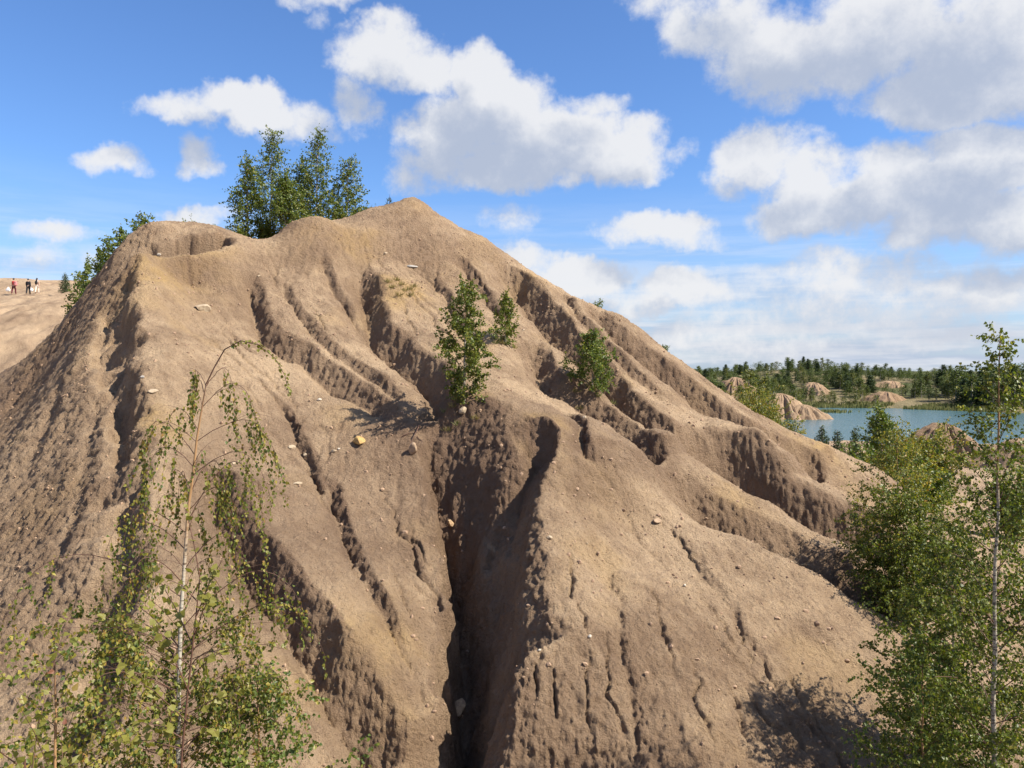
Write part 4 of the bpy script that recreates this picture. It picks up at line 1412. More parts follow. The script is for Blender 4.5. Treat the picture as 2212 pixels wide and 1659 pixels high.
# young aspen with larger leaves, nearest of all
loc = (at(400, 1720, 4.7)[0], 4.7, surf(at(400, 1720, 4.7)[0], 4.7))
pl = Plant(94); rg = pl.rg
pl.trunks.append((np.array([(0, 0, -.2), P3(392, 1640, 4.7, loc), P3(405, 1500, 4.7, loc), P3(418, 1380, 4.7, loc), P3(432, 1250, 4.7, loc)]), np.array([.009, .007, .006, .005, .003])))
stem = np.array([P3(432, 1250, 4.7, loc), P3(420, 1180, 4.7, loc), P3(405, 1115, 4.72, loc), P3(392, 1080, 4.75, loc)])
pl.limbs.append((stem, np.array([.004, .0035, .003, .002])))
pl.leaves_on(stem, .06, .045, .3, .1, .6)
for (b0, a1, b1) in ((1560, 250, 1440), (1500, 310, 1300), (1440, 220, 1330), (1400, 330, 1230), (1330, 480, 1210), (1460, 500, 1400), (1540, 520, 1500), (1600, 300, 1560), (1300, 360, 1250), (1580, 470, 1580), (1370, 455, 1290), (1620, 240, 1600)):
    p0 = np.array(P3(400 + (1640 - b0) * .08, b0, 4.7, loc)); p1 = np.array(P3(a1, b1, 4.7 + rg.normal(0, .12), loc))
    mid = (p0 + p1) / 2 + np.array([0, 0, .03])
    Lb = np.array([p0, mid, p1])
    pl.limbs.append((Lb, np.array([.004, .003, .0015])))
    pl.leaves_on(Lb, .036, .050, .35, .25, .6)
pl.finish('aspen_sapling', loc, LEAF_ASPEN, 'thin aspen sapling with large round yellow green leaves in front of the weeping birch', 'tree', None, True, .52, 8, 'foliage', 200, TWIG)
loc = (at(60, 1750, 3.6)[0], 3.6, surf(at(60, 1750, 3.6)[0], 3.6))
shrub('aspen_sapling', loc, at(60, 1500, 3.6)[2] - loc[2], .42, 'nearest sapling with large leaves in the bottom left corner', 95, 'tree', None, 10, .048, .05, LEAF_ASPEN, True)


# ---------------------------------------------------------------- wood on the far shore
def far_tree_mesh(kind, seed):
    """one mesh: trunk and a loose crown, unit height 1"""
    pl = Plant(seed); rg = pl.rg
    if kind == 'spruce':
        P, r = pl.trunk([(0, 0, -.05), (0, 0, .5), (0, 0, 1)], .018, .003, .004)
        for i in range(15):
            t = .10 + .88 * i / 15
            for k in range(7):
                a = rg.uniform(0, 6.28)
                Lb = pl.limb(pl.along(P, t), (math.cos(a), math.sin(a), .1 + .6 * t), .24 * (1 - t) ** .85 * rg.uniform(.7, 1.1) + .02, .003, .0, 3)
                pl.leaves_on(Lb, .012, .055, .05, .05, .6)
        wide = .25
    else:
        P, r = pl.trunk([(0, 0, -.05), (.01, 0, .5), (.02, 0, 1)], .016, .003, .01)
        w = .20 if kind == 'tall' else .32
        for i in range(26):
            t = (.18 if kind == 'tall' else .08) + .8 * i / 26
            a = i * 2.4 + rg.normal(0, .3)
            prof = min(1, .5 + 1.6 * (t - .1)) if t < .4 else max(.15, ((1 - t) / .6) ** .7)
            Lb = pl.limb(pl.along(P, t), (math.cos(a), math.sin(a), 1.0), w * prof * rg.uniform(.6, 1.2), .003, .14, 4)
            for q in range(4):
                tw = pl.limb(pl.along(Lb, rg.uniform(.3, 1)), rg.normal(0, .6, 3) + np.array([0, 0, .1]), .09, .001, .1, 3)
                pl.leaves_on(tw, .015, .032, .3, .0, .7)
        wide = .45
    Vt, Ft, _ = tubes(pl.trunks, 5)
    P, D, L = np.concatenate(pl.P), np.concatenate(pl.D), np.concatenate(pl.L)
    Vl, Fl = leaf_mesh(P, D, unit(rg.normal(0, .8, P.shape) + np.array([.3, -.3, .4])), L, wide, False, rg)
    return Vt, Ft, Vl, Fl


def far_proto(name, kind, seed, mat):
    Vt, Ft, Vl, Fl = far_tree_mesh(kind, seed)
    me = bpy.data.meshes.new(name)
    V = np.concatenate([Vt, Vl])
    me.from_pydata(V.tolist(), [], Ft.tolist() + (Fl + len(Vt)).tolist())
    me.materials.append(BARK if kind != 'spruce' else TWIG)
    me.materials.append(mat)
    mi = np.ones(len(Ft) + len(Fl), np.int32); mi[:len(Ft)] = 0
    me.polygons.foreach_set('material_index', mi)
    at_ = me.attributes.new('age', 'FLOAT', 'POINT')
    at_.data.foreach_set('value', np.full(len(V), .03, np.float32))
    me.update()
    return me


PROTO = {
    'tall': [far_proto('birch_tree', 'tall', 501, LEAF_FAR), far_proto('birch_tree', 'tall', 502, LEAF_FAR2), far_proto('birch_tree', 'tall', 503, LEAF_FAR)],
    'round': [far_proto('leafy_tree', 'round', 504, LEAF_FAR2), far_proto('leafy_tree', 'round', 505, LEAF_FAR)],
    'spruce': [far_proto('conifer_tree', 'spruce', 506, NEEDLE), far_proto('conifer_tree', 'spruce', 507, NEEDLE)],
}
FAR_LABEL = {
    'tall': ('slender birch of the wood across the lake', 'birches of the wood across the lake'),
    'round': ('round leafy tree of the wood across the lake', 'leafy trees of the wood across the lake'),
    'spruce': ('dark conifer of the wood across the lake', 'conifers of the wood across the lake'),
}


def put_far(kind, x, y, h, w=1.0, label=None, group=None):
    me = PROTO[kind][int(rng.integers(len(PROTO[kind])))]
    o = bpy.data.objects.new(me.name, me)
    COL.objects.link(o)
    o.location = (x, y, surf(x, y) - .05)
    o.scale = (h * w, h * w, h)
    o.rotation_euler = (0, 0, rng.uniform(0, 6.28))
    lb, gr = FAR_LABEL[kind]
    tag(o, label or lb, 'tree', group or gr)
    return o


MC = []
for mm in MOUNDS[:6]:
    q = at(mm[0], mm[1], mm[4])
    MC.append((q[0], q[1], mm[3] * K / FOC * mm[4]))


def clear_of_mounds(x, y, f=1.0):
    for (cx_, cy_, rx_) in MC:
        if abs(x - cx_) < rx_ * f and cy_ - rx_ * 3.2 < y < cy_ + rx_ * .9:
            return False
    return True


BELT = ('on the wooded hill behind the lake', 'between the clay mounds below the wooded hill', 'along the far waterline of the lake', 'in the wood right of the pale clay cliffs', 'on the right shore of the lake',
        'on the distant plain behind the lake', 'left of the lake beside the dark mound')
KIND = {'tall': 'slender birch', 'round': 'round leafy tree', 'spruce': 'dark conifer'}


def belt_label(kind, belt, share):
    part = ('left', 'middle', 'right')[min(2, int(3 * share))]
    lb = KIND[kind] + ' ' + BELT[belt] + ', ' + part + ' part'
    return lb, lb.replace('birch', 'birches').replace('tree', 'trees').replace('conifer', 'conifers')


count = {'tall': 0, 'round': 0, 'spruce': 0}
# wooded hill and plain: sown by direction and distance so that every belt is filled
for belt, (n_, a0, a1, y0_, y1_, kinds, h0, h1) in enumerate((
        (130, 1500, 1960, 236, 300, ('spruce', 'tall', 'round', 'tall', 'round'), 2.9, 4.5),
        (60, 1500, 1960, 205, 238, ('tall', 'tall', 'round', 'spruce'), 3.0, 5.0),
        (55, 1660, 2060, 191, 208, ('round', 'tall', 'round'), 2.4, 5.0),
        (90, 1960, 2300, 196, 262, ('tall', 'round', 'spruce', 'round', 'tall'), 3.2, 5.4),
        (75, 2060, 2300, 172, 205, ('tall', 'round', 'spruce', 'round', 'tall'), 5.5, 8.0),
        (70, 1860, 2300, 300, 380, ('tall', 'spruce', 'round', 'tall'), 3.0, 5.0),
        (18, 1530, 1680, 150, 205, ('tall', 'round'), 4.0, 6.5))):
    k = 0; tries = 0
    while k < n_ and tries < n_ * 20:
        tries += 1
        a = rng.uniform(a0, a1); y = rng.uniform(y0_, y1_)
        d = direction(a, 800); x = d.x / d.y * y
        if not clear_of_mounds(x, y) or surf(x, y) < LAKE_Z + .25:
            continue
        kind = kinds[int(rng.integers(len(kinds)))]
        if count[kind] >= 290:
            continue
        count[kind] += 1
        put_far(kind, x, y, rng.uniform(h0, h1) * (1.0 if kind != 'round' else .8), rng.uniform(1.35, 2.1), *belt_label(kind, belt, (a - a0) / (min(a1, 2212) - a0)))
        k += 1
for (a, top, y, lab) in ((1618, 798, 118, 'yellowish tall birch left of the ridged shore mound'), (1650, 812, 120, 'second tall birch left of the ridged shore mound'), (1600, 832, 112, 'birch in front of the dark mound by the lake'), (1672, 850, 125, 'birch standing against the ridged shore mound'),
                         (1640, 835, 108, 'leafy birch at the hill edge before the shore mound'), (1668, 880, 104, 'low birch by the water left of the shore mound')):
    loc, h = tree_at(a, top, y)
    o = put_far('tall', loc[0], loc[1], h, 1.15, lab, 'birches left of the lake')
    o.data = PROTO['tall'][1]
for (a, top, y, lab) in ((1720, 838, 170, 'round leafy tree behind the ridged shore mound'), (1850, 838, 190, 'large round willow on the far shore left of the brown mound'), (1893, 850, 186, 'round willow in front of the brown mound'), (1822, 855, 189, 'low round willow on the far shore')):
    loc, h = tree_at(a, top, y)
    put_far('round', loc[0], loc[1], max(h, 2.5), 1.3, lab, 'willows of the far shore')

# the rest of the wood, too dense to tell tree from tree
BL = []
for kind, me_i in (('tall', 0), ('tall', 1), ('round', 1), ('spruce', 0)):
    me = PROTO[kind][me_i]
    nv = len(me.vertices); co = np.empty(nv * 3, np.float32); me.vertices.foreach_get('co', co)
    co = co.reshape(-1, 3)
    tri = [p.vertices[:] for p in me.polygons if p.material_index == 1]
    tri = np.array(tri)
    BL.append((co, tri))
VV, FF, off = [], [], 0
k = 0; tries = 0
while k < 1000 and tries < 12000:
    tries += 1
    a = rng.uniform(1250, 2330); y = rng.uniform(200, 400)
    d = direction(a, 800); x = d.x / d.y * y
    if not clear_of_mounds(x, y, 1.1) or surf(x, y) < LAKE_Z + .6:
        continue
    co, tri = BL[int(rng.integers(4))]
    hn = len(tri) // 2
    pick = rng.uniform(0, 1, hn) < .30
    sub = np.concatenate([tri[:hn][pick], tri[hn:][pick]])
    used, inv = np.unique(sub, return_inverse=True)
    h_ = rng.uniform(2.5, 4.0); w_ = rng.uniform(1.8, 2.8)
    an = rng.uniform(0, 6.28)
    c = co[used] * np.array([h_ * w_, h_ * w_, h_])
    c = np.stack([c[:, 0] * math.cos(an) - c[:, 1] * math.sin(an), c[:, 0] * math.sin(an) + c[:, 1] * math.cos(an), c[:, 2]], 1) + np.array([x, y, surf(x, y)])
    VV.append(c); FF.append(inv.reshape(-1, 3) + off); off += len(c)
    k += 1
wood_o = mesh_obj('wood', np.concatenate(VV), np.concatenate(FF), LEAF_FAR, None, False)
wood_o['kind'] = 'stuff'
wood_o['label'] = 'dense green undergrowth and treetops of the wood across the lake'
wood_o['category'] = 'wood'

# reeds along the waterline
pts = []
for (x, y) in [(x, y) for x in np.arange(46, 125, .35) for y in np.arange(158, 200, .6)]:
    pts.append((x, y))
pts = np.array(pts) + rng.normal(0, .25, (len(pts), 2))
gz = ground_h(pts[:, 0], pts[:, 1])
ok = (gz > LAKE_Z - .25) & (gz < LAKE_Z + .55) & (fbm(pts[:, 0] * .08, pts[:, 1] * .08, 2, 71) > -.25)
pts = pts[ok]; gz = gz[ok]
pts = np.repeat(pts, 3, 0) + rng.normal(0, .2, (len(pts) * 3, 2)); gz = np.repeat(gz, 3)
V, F = leaf_mesh(np.stack([pts[:, 0], pts[:, 1], gz - .1], 1), np.tile([0.05, 0, 1.0], (len(pts), 1)) + rng.normal(0, .12, (len(pts), 3)), np.tile([.2, -1, .2], (len(pts), 1)) + rng.normal(0, .3, (len(pts), 3)), rng.uniform(.6, 1.3, len(pts)), .16)
reeds = mesh_obj('reeds', V, F, REED, None, False)
reeds['kind'] = 'stuff'
reeds['label'] = 'pale green reeds along the far waterline of the lake'
reeds['category'] = 'reeds'
# a small reedy islet off the tip of the shore mound
q = at(1797, 892, 168)
n = 260
pp = np.stack([q[0] + rng.normal(0, 1.6, n), 168 + rng.normal(0, 1.5, n), np.full(n, LAKE_Z - .15)], 1)
V, F = leaf_mesh(pp, np.tile([0.05, 0, 1.0], (n, 1)) + rng.normal(0, .15, (n, 3)), np.tile([.2, -1, .2], (n, 1)) + rng.normal(0, .3, (n, 3)), rng.uniform(.5, .9, n), .2)
islet = mesh_obj('reed_islet', V, F, REED, None, False)
tag(islet, 'flat green reed islet off the tip of the ridged shore mound', 'reeds')


# ---------------------------------------------------------------- stones
def stone_material(name, c1, c2):
    m, t, b = material(name)
    tc = t.new('ShaderNodeTexCoord')
    n = t.noise(tc.outputs['Object'], 9, 4, .65)
    t.link(t.mix(t.smooth(n.outputs['Fac'], .35, .65), rgb(*c1), rgb(*c2)), b.inputs['Base Color'])
    b.inputs['Roughness'].default_value = .9
    bp = t.new('ShaderNodeBump')
    bp.inputs['Distance'].default_value = .02
    t.link(n.outputs['Fac'], bp.inputs['Height'])
    t.link(bp.outputs[0], b.inputs['Normal'])
    return m


ST_YELLOW = stone_material('yellow_sandstone', (.46, .31, .11), (.33, .20, .075))
ST_PALE = stone_material('pale_limestone', (.39, .31, .215), (.30, .225, .15))
ST_GREY = stone_material('grey_slate', (.27, .25, .23), (.38, .35, .31))
ST_WHITE = stone_material('white_flint', (.52, .47, .39), (.40, .34, .27))
ST_BUFF = stone_material('buff_boulder', (.52, .36, .20), (.33, .21, .12))
ST_BROWN = stone_material('brown_sandstone', (.36, .25, .16), (.25, .17, .11))
CLAY = stone_material('clay_lump', (.36, .24, .155), (.26, .17, .11))


def ico(sub=2):
    import bmesh
    bm = bmesh.new()
    bmesh.ops.create_icosphere(bm, subdivisions=sub, radius=1.0)
    V = np.array([v.co[:] for v in bm.verts]); F = np.array([[v.index for v in f.verts] for f in bm.faces])
    bm.free()
    return V, F


ICO3, ICO2 = ico(3), ico(1)


def stone(a, b, sx, sy, sz, mat, label, seed, rot=0.0, sink=.38, name='stone', tilt=.5):
    q = seat(a, b)
    V, F = ICO3
    rg = np.random.default_rng(seed)
    V = V.copy()
    # cut by a few random planes so that it has faces and edges
    for _ in range(9):
        n_ = unit(rg.normal(0, 1, 3)); d = rg.uniform(.55, .85)
        o = np.maximum(V @ n_ - d, 0)
        V = V - o[:, None] * n_ * .92
    V = V * (1 + .05 * fbm(V[:, 0] * 3 + seed, V[:, 1] * 3 + V[:, 2] * 2, 3, seed))[:, None]
    V = V * np.array([sx, sy, sz]) * .5
    o = mesh_obj(name, V, F, mat, None, False)
    e = .15
    gxv = (surf(q[0] + e, q[1]) - surf(q[0] - e, q[1])) / (2 * e); gyv = (surf(q[0], q[1] + e) - surf(q[0], q[1] - e)) / (2 * e)
    nrm = Vector((-gxv * tilt, -gyv * tilt, 1)).normalized()
    o.rotation_euler = (nrm.to_track_quat('Z', 'Y') @ Matrix.Rotation(rot, 3, 'Z').to_quaternion()).to_euler()
    o.location = Vector(q) + nrm * (sz * (.5 - sink))
    tag(o, label, 'stone')
    return o


stone(775, 962, .46, .30, .20, ST_YELLOW, 'bright yellow angular stone lying on the middle of the slope', 301, -.6, .1)
stone(437, 670, .62, .40, .30, ST_PALE, 'pale yellowish slab sticking out of the upper left slope', 302, .1, .35)
stone(1001, 896, .26, .22, .18, ST_PALE, 'pale block at the foot of the largest slope birch', 303, .3, .2)
stone(984, 1540, .46, .34, .34, ST_BUFF, 'buff boulder wedged in the bottom of the main gully', 304, .8, .3, 'boulder')
stone(893, 980, .24, .26, .40, ST_BROWN, 'brown upright rock beside the head of the main gully', 305, .2, .35, 'rock')
stone(977, 1138, .14, .16, .26, ST_BUFF, 'narrow tan rock in the upper crack of the main gully', 306, .2, .2, 'rock')
stone(890, 578, .46, .22, .10, ST_GREY, 'thin grey slate slab below the summit', 307, -.3, .1)
stone(643, 1050, .24, .12, .09, ST_PALE, 'flat pale stone right of the weeping birch', 308, .0, .25)
stone(722, 977, .16, .13, .12, ST_PALE, 'rounded pale stone left of the yellow stone', 309, .0, .3)
stone(732, 975, .07, .07, .06, ST_WHITE, 'little white stone touching the rounded one', 310, .0, .2)
stone(631, 970, .20, .18, .10, ST_PALE, 'pale half buried stone on the left middle slope', 311, .0, .4)
stone(660, 986, .12, .10, .08, ST_PALE, 'small pale stone at the head of a crack, left of the yellow stone', 312, .0, .3)
stone(690, 865, .13, .10, .07, ST_WHITE, 'small whitish stone on the middle left slope', 313, .0, .3)
stone(1187, 1166, .12, .10, .08, ST_PALE, 'small pale stone below the orange crest', 314, .0, .25)
stone(1274, 1384, .075, .07, .06, ST_WHITE, 'white pebble at the head of the long crack, lower face', 315, .0, .2)
stone(1165, 1407, .07, .05, .04, ST_WHITE, 'twin white pebble near the dark wall of the gully', 316, .0, .2)
stone(1131, 714, .16, .08, .06, ST_PALE, 'pale flat stone right of the small birch sapling', 317, .4, .2)
stone(833, 551, .20, .14, .10, ST_PALE, 'pale stone high on the left side below the summit', 318, .4, .3)
stone(1479, 1274, .09, .06, .05, ST_WHITE, 'white chip on the big right face', 319, .4, .2)
stone(333, 846, .30, .20, .07, ST_PALE, 'flat pale stone near the left crest', 320, .1, .35)
stone(307, 816, .16, .10, .08, ST_GREY, 'dark grey stone on the left crest', 321, .1, .3)
stone(344, 554, .15, .12, .08, ST_WHITE, 'whitish stone on the lip of the hollow', 322, .1, .3)
stone(1420, 1125, .26, .16, .10, ST_BROWN, 'brown clod on the upper edge of the big right face', 323, .6, .25)
stone(505, 1005, .14, .10, .07, ST_PALE, 'pale stone just right of the weeping birch crown', 324, .2, .3)
stone(1262, 905, .14, .12, .09, ST_PALE, 'pale stone by the head of the spur gully', 325, .2, .3)
stone(560, 598, .16, .12, .09, ST_PALE, 'pale stone beside the uppermost left gully', 326, .9, .3)


# gravel and clods scattered over the slopes: far too many to count
def scatter(name, n, lo, hi, mat, seed, label, cat):
    rg = np.random.default_rng(seed)
    x = rg.uniform(-20, 13, n * 2); y = rg.uniform(9, 34, n * 2)
    keep = np.abs(np.arctan2(x, y)) < R(36)
    keep &= fbm(x * .5, y * .5, 3, seed) > rg.uniform(-.6, .5, n * 2)
    x, y = x[keep][:n], y[keep][:n]
    V0, F0 = ICO2
    n = len(x)
    z = np.array([surf(a, b) for a, b in zip(x, y)])
    sz = lo * (hi / lo) ** (rg.uniform(0, 1, n) ** 2.2)
    V = V0[None] * (1 + rg.uniform(-.28, .28, (n, len(V0), 1))) * (sz[:, None, None] * rg.uniform(.6, 1.2, (n, 1, 3)) * .5)
    V = V + np.stack([x, y, z + sz * .10], 1)[:, None]
    F = F0[None] + (np.arange(n) * len(V0))[:, None, None]
    o = mesh_obj(name, V.reshape(-1, 3), F.reshape(-1, 3), mat, None, False)
    o['kind'] = 'stuff'
    o['label'] = label
    o['category'] = cat
    return o


scatter('clay_crumbs', 6500, .025, .11, CLAY, 41, 'brown clay crumbs lying all over the slopes of the hill', 'clods')
scatter('gravel', 220, .018, .055, ST_PALE, 42, 'pale gravel scattered over the slopes of the hill', 'gravel')


# dry sticks and roots
def stick(name, pts, r, label, mat=None):
    P = []
    for (a, b, up) in pts:
        q = seat(a, b)
        P.append((q[0], q[1], q[2] + up))
    P = np.array(P)
    q = P[0].copy()
    t = np.linspace(0, 1, 9); s = np.linspace(0, 1, len(P))
    PP = np.stack([np.interp(t, s, P[:, k]) for k in range(3)], 1) - q
    PP[1:-1] += np.random.default_rng(len(label)).normal(0, r * .8, (7, 3))
    V, F, A = tubes([(PP, np.linspace(r, r * .4, 9))], 6)
    o = mesh_obj(name, V, F, mat or DRYWOOD, None, True)
    o.location = q
    tag(o, label, 'stick')


DRYWOOD = stone_material('dry_wood', (.42, .33, .22), (.28, .20, .13))
stick('dry_stick', [(1708, 1221, .03), (1728, 1221, .04), (1750, 1224, .03)], .012, 'pale dry stick lying on the edge of the big right face')
stick('dry_stick', [(1683, 1203, .02), (1698, 1210, .03)], .009, 'short pale stick above the long one on the right face')
stick('dry_root', [(868, 949, .03), (885, 944, .05), (905, 938, .06)], .014, 'thin root reaching towards the head of the main gully', TWIG)
stick('dry_root', [(905, 925, .05), (897, 945, .08), (888, 968, .04)], .018, 'dark knotted root hanging in the head of the main gully', TWIG)
stick('dry_root', [(900, 950, .04), (912, 965, .05), (918, 990, .03)], .010, 'root strand trailing down beside the main gully', TWIG)

# dry grass on the yellow patch
for i, (a, b) in enumerate(((838, 611), (848, 622), (856, 608), (866, 616), (872, 630), (884, 628), (888, 640), (862, 640), (893, 620))):
    q = seat(a, b)
    rg = np.random.default_rng(60 + i)
    n = 60
    P = np.stack([rg.normal(0, .06, n), rg.normal(0, .06, n), np.full(n, -.02)], 1)
    V, F = leaf_mesh(P, rg.normal(0, .55, (n, 3)) + np.array([.1, 0, 1.0]), rg.normal(0, 1, (n, 3)), rg.uniform(.08, .22, n), .05, False, rg)
    o = mesh_obj('grass_tuft', V, F, DRY, None, False)
    o.location = q
    tag(o, 'dry grass tuft on the pale yellow patch below the summit', 'grass', 'dry grass tufts on the yellow patch')

for (a0, b0, n0, gname) in ((1003, 864, 7, 'grass tufts at the foot of the largest slope birch'), (1083, 742, 5, 'grass tufts at the foot of the small birch sapling'), (1280, 842, 7, 'grass tufts under the dense bushy birch')):
    for k in range(n0):
        rg = np.random.default_rng(int(a0 + k * 7))
        q0 = seat(a0, b0)
        x, y = q0[0] + rg.normal(0, .28), q0[1] + rg.normal(0, .22)
        n = 46
        P = np.stack([rg.normal(0, .05, n), rg.normal(0, .05, n), np.full(n, -.02)], 1)
        V, F = leaf_mesh(P, rg.normal(0, .55, (n, 3)) + np.array([.1, 0, 1.0]), rg.normal(0, 1, (n, 3)), rg.uniform(.06, .20, n), .06, False, rg)
        o = mesh_obj('grass_tuft', V, F, REED if k % 2 else DRY, None, False)
        o.location = (x, y, surf(x, y))
        tag(o, gname.replace('tufts', 'tuft'), 'grass', gname)

# ---------------------------------------------------------------- three walkers on the plateau
def cloth(name, c, rough=.85):
    m, t, b = material(name)
    geo = t.new('ShaderNodeNewGeometry')
    n = t.noise(geo.outputs['Position'], 14, 3, .6)
    t.link(t.mix(n.outputs['Fac'], rgb(*[v * .8 for v in c]), rgb(*[min(1, v * 1.15) for v in c])), b.inputs['Base Color'])
    b.inputs['Roughness'].default_value = rough
    return m


SKIN = cloth('skin', (.50, .31, .22), .6)
HAIR = cloth('dark_hair', (.012, .010, .009), .5)


def skinned(name, verts, edges, radii, root=0, levels=1):
    me = bpy.data.meshes.new(name)
    me.from_pydata([tuple(v) for v in verts], edges, [])
    o = bpy.data.objects.new(name, me)
    COL.objects.link(o)
    md = o.modifiers.new('skin', 'SKIN')
    md.use_smooth_shade = True
    sl = me.skin_vertices[0] if len(me.skin_vertices) else None
    for i, r in enumerate(radii):
        sl.data[i].radius = (r, r) if not isinstance(r, tuple) else r
        sl.data[i].use_root = (i == root)
    s2 = o.modifiers.new('sub', 'SUBSURF')
    s2.levels = s2.render_levels = levels
    dg = bpy.context.evaluated_depsgraph_get()
    ev = o.evaluated_get(dg)
    nm = bpy.data.meshes.new_from_object(ev)
    V = np.array([v.co[:] for v in nm.vertices]); Fq = [tuple(p.vertices) for p in nm.polygons]
    N = np.array([v.normal[:] for v in nm.vertices])
    bpy.data.objects.remove(o); bpy.data.meshes.remove(me); bpy.data.meshes.remove(nm)
    return V, Fq, N


def person(loc, label, h=1.72, stride=.22, top=None, legs=None, shoes=None, hair='short', bare_arms=True, heading=0.0, armout=(0.0, 0.0), jacket=False, barefoot=False):
    k = h / 1.72
    J = []; E = []; Rr = []; reg = []

    def add(p, r, parent, region):
        J.append(np.array(p, float)); Rr.append(r); reg.append(region)
        if parent is not None:
            E.append((parent, len(J) - 1))
        return len(J) - 1
    pel = add((0, 0, .95), (.125, .10), None, 'hip')
    waist = add((0, 0, 1.10), (.115, .085), pel, 'torso')
    chest = add((0, .01, 1.30), (.15, .105), waist, 'torso')
    neck0 = add((0, 0, 1.44), (.075, .07), chest, 'torso')
    neck = add((0, .0, 1.50), .052, neck0, 'skin')
    h0 = add((0, .015, 1.58), (.072, .085), neck, 'head')
    h1 = add((0, .015, 1.66), (.078, .092), h0, 'head')
    add((0, .005, 1.715), (.05, .06), h1, 'head')
    for s in (-1, 1):
        ph = s * stride
        hip = add((s * .095, 0, .90), (.088, .095), pel, 'leg')
        knee = add((s * .10, ph * .55, .50), .062, hip, 'leg')
        calf = add((s * .10, ph * .55 - (.05 if ph < 0 else .0), .36), .056, knee, 'leg')
        ank = add((s * .10, ph * .9 - (.04 if ph < 0 else 0), .09 + (.03 if ph < 0 else 0)), .038, calf, 'leg')
        heel = add((s * .10, ph * .9 - .04 - (.03 if ph < 0 else 0), .045 + (.03 if ph < 0 else 0)), .036, ank, 'foot')
        add((s * .11, ph * .9 + .14, .032), (.042, .026), ank, 'foot')
        sh = add((s * .175, 0, 1.40), .062, chest, 'sleeve')
        ao = armout[0 if s < 0 else 1]
        elb = add((s * (.235 + ao * .5), -ph * .35, 1.12), .044, sh, 'sleeve' if jacket else 'upper_arm')
        wri = add((s * (.255 + ao), -ph * .75 + .06, .88), .029, elb, 'sleeve' if jacket else 'skin')
        pal = add((s * (.258 + ao), -ph * .75 + .08, .815), (.026, .040), wri, 'skin')
        for fi, (dy_, ln) in enumerate(((-.030, .070), (-.010, .080), (.010, .076), (.028, .060))):
            f1 = add((s * (.258 + ao), -ph * .75 + .08 + dy_, .775), .010, pal, 'skin')
            add((s * (.250 + ao), -ph * .75 + .09 + dy_, .775 - ln * .8), .008, f1, 'skin')
        th = add((s * (.25 + ao), -ph * .75 + .125, .80), .011, pal, 'skin')
        add((s * (.245 + ao), -ph * .75 + .14, .755), .009, th, 'skin')
    V, F, N = skinned('person', J, E, Rr)
    Jn = np.array(J)
    segs = [(Jn[a], Jn[b], reg[b]) for a, b in E]
    best = np.full(len(V), 1e9); lab = np.array(['hip     '] * len(V), dtype=object)
    for a, b, r in segs:
        d = b - a
        t = np.clip(((V - a) @ d) / (d @ d), 0, 1)
        q = np.linalg.norm(V - a - t[:, None] * d, axis=1)
        m_ = q < best
        best[m_] = q[m_]; lab[m_] = r
    root = tag(empty('person', loc), label, 'person', None)
    root.rotation_euler = (0, 0, heading)
    root.scale = (k, k, k)

    def piece(name, keep, grow, mat):
        ok = np.array([r in keep for r in lab])
        fs = [f for f in F if all(ok[i] for i in f)]
        if not fs:
            return
        used = sorted({i for f in fs for i in f}); mp = {u: i for i, u in enumerate(used)}
        vv = V[used] + N[used] * grow
        me = bpy.data.meshes.new(name)
        me.from_pydata(vv.tolist(), [], [[mp[i] for i in f] for f in fs])
        me.polygons.foreach_set('use_smooth', np.ones(len(me.polygons), bool))
        me.materials.append(mat)
        o = bpy.data.objects.new(name, me)
        COL.objects.link(o); o.parent = root
        return o
    body = bpy.data.meshes.new('body')
    body.from_pydata(V.tolist(), [], [list(f) for f in F])
    body.polygons.foreach_set('use_smooth', np.ones(len(body.polygons), bool))
    body.materials.append(SKIN)
    bo = bpy.data.objects.new('body', body)
    COL.objects.link(bo); bo.parent = root
    piece('jacket' if jacket else 'shirt', ('torso', 'sleeve'), .03 if jacket else .018, top)
    piece('trousers', ('hip', 'leg'), .030 if jacket else .022, legs)
    if not barefoot:
        piece('shoes', ('foot',), .012, shoes or legs)
    # face on the far side of the head: nose, brow and ears; hair cap over the rest
    Vh, Fh = ICO3
    hv = Vh * np.array([.090, .104, .115]) + np.array([0, -.004, 1.655])
    hv = hv[:]
    keepf = [f for f in Fh if not (hv[f].mean(0)[1] > .045 and hv[f].mean(0)[2] < 1.69) and (hv[f].mean(0)[2] > (1.60 if hair == 'short' else 1.545))]
    mesh_obj('hair', hv, np.array(keepf), HAIR, root)
    if hair == 'long':
        lv = Vh * np.array([.085, .055, .19]) + np.array([0, -.085, 1.50])
        mesh_obj('hair', lv, Fh, HAIR, root)
    nv = Vh * np.array([.014, .022, .026]) + np.array([0, .112, 1.615])
    mesh_obj('nose', nv, Fh, SKIN, root)
    for s in (-1, 1):
        mesh_obj('ear', Vh * np.array([.012, .022, .034]) + np.array([s * .084, .005, 1.62]), Fh, SKIN, root)
        mesh_obj('eye', Vh * .011 + np.array([s * .032, .098, 1.645]), Fh, HAIR, root)
    mesh_obj('mouth', Vh * np.array([.024, .008, .006]) + np.array([0, .098, 1.575]), Fh, cloth('lips', (.35, .13, .11)), root)
    return root


def walker_spot(a, y):
    return spot(a, y)


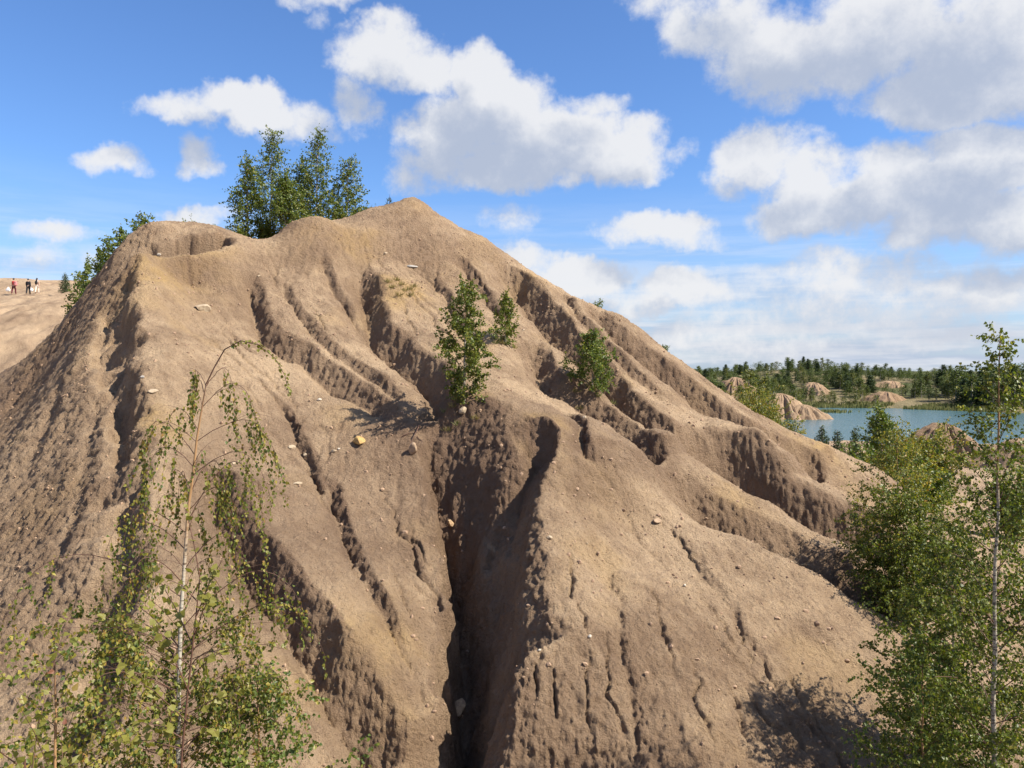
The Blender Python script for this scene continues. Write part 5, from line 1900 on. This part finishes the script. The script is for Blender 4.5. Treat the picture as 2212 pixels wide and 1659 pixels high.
W1 = walker_spot(32, 87); W2 = walker_spot(63, 87); W3 = walker_spot(82, 87)
person(W1, 'person in a red shirt and dark red trousers, leftmost of the three walkers', 1.80, .20, cloth('red_shirt', (.50, .018, .025)), cloth('maroon_trousers', (.10, .012, .022)), cloth('tan_shoes', (.45, .30, .18)), 'short', True, .0, (.03, .0))
person(W2, 'person in a black jacket and black trousers, middle of the three walkers', 1.74, .18, cloth('black_jacket', (.012, .013, .018)), cloth('black_trousers', (.010, .010, .014)), cloth('dark_shoes', (.10, .07, .05)), 'short', False, .05, (.0, .03), True)
person(W3, 'person with long dark hair in a white top and cream trousers, rightmost walker', 1.66, .16, cloth('white_top', (.72, .68, .64)), cloth('cream_trousers', (.72, .60, .50)), cloth('brown_sandals', (.25, .13, .08)), 'long', True, .0, (.0, .03))


def soft_bag(name, loc, size, mat, label, cat='bag', seed=1, handle=True):
    """a filled carrier bag: bulging body gathered at the top, with handles"""
    n, m_ = 18, 14
    th = np.linspace(0, 2 * math.pi, n, endpoint=False)
    V = []
    for i in range(m_):
        t = i / (m_ - 1)
        w = (math.sin(min(1, (t + .08) * 2.2) * math.pi / 2)) * (1 - .62 * max(0, t - .55) / .45)
        for a in th:
            cr = 1 + .10 * math.sin(3 * a + seed + t * 4) + .05 * math.sin(7 * a + 9 * t)
            V.append((size[0] * .5 * w * cr * math.copysign(abs(math.cos(a)) ** .7, math.cos(a)), size[1] * .5 * w * cr * math.copysign(abs(math.sin(a)) ** .8, math.sin(a)), size[2] * t))
    V.append((0, 0, 0)); V.append((0, 0, size[2]))
    F = [[i * n + k, i * n + (k + 1) % n, (i + 1) * n + (k + 1) % n, (i + 1) * n + k] for i in range(m_ - 1) for k in range(n)]
    Ft = [[m_ * n, (k + 1) % n, k] for k in range(n)] + [[m_ * n + 1, (m_ - 1) * n + k, (m_ - 1) * n + (k + 1) % n] for k in range(n)]
    root = tag(empty(name, loc), label, cat)
    mesh_obj('body', V, [np.array(F), np.array(Ft)], mat, root)
    if handle:
        for s in (-1, 1):
            t = np.linspace(0, math.pi, 9)
            P = np.stack([np.cos(t) * size[0] * .16, np.full(9, s * .025), size[2] + np.sin(t) * .13], 1)
            Vv, Ff, _ = tubes([(P, np.full(9, .008))], 5)
            mesh_obj('handle', Vv, Ff, mat, root)
    return root


WHITE_BAG = cloth('white_plastic', (.80, .80, .80), .45)
soft_bag('carrier_bag', (W1[0] - .45, W1[1] - .28, W1[2] + .30), (.46, .26, .46), WHITE_BAG, 'bulging white carrier bag held by the walker in red', seed=2)
soft_bag('carrier_bag', (W2[0] + .42, W2[1] - .10, W2[2] + .32), (.34, .16, .44), WHITE_BAG, 'flat white carrier bag held by the walker in black', seed=5)


def backpack(loc, size, mat, label, rz=0.0):
    root = tag(empty('backpack', loc), label, 'backpack')
    root.rotation_euler = (0, 0, rz)
    V, F = ICO3
    sq = np.sign(V) * np.abs(V) ** .55
    bd = mesh_obj('body', sq * np.array(size) * .5, F, mat, root)
    mesh_obj('front_pocket', sq * np.array([size[0] * .62, size[1] * .5, size[2] * .38]) * .5 + np.array([0, -size[1] * .5, -size[2] * .2]), F, mat, bd)
    for s in (-1, 1):
        t = np.linspace(0, 1, 8)
        P = np.stack([np.full(8, s * size[0] * .32), size[1] * .4 + .20 * np.sin(t * math.pi), size[2] * (.46 - .85 * t)], 1)
        Vv, Ff, _ = tubes([(P, np.full(8, .018))], 5)
        mesh_obj('strap', Vv, Ff, mat, root)
    return root


backpack((W1[0] + .26, W1[1] - .14, W1[2] + 1.22), (.34, .20, .50), cloth('pink_pattern', (.52, .20, .20)), 'pinkish patterned backpack slung on the red walker', -.2)
backpack((W3[0], W3[1] - .17, W3[2] + 1.17), (.26, .14, .34), cloth('black_nylon', (.012, .012, .014)), 'small black backpack worn by the walker in white')
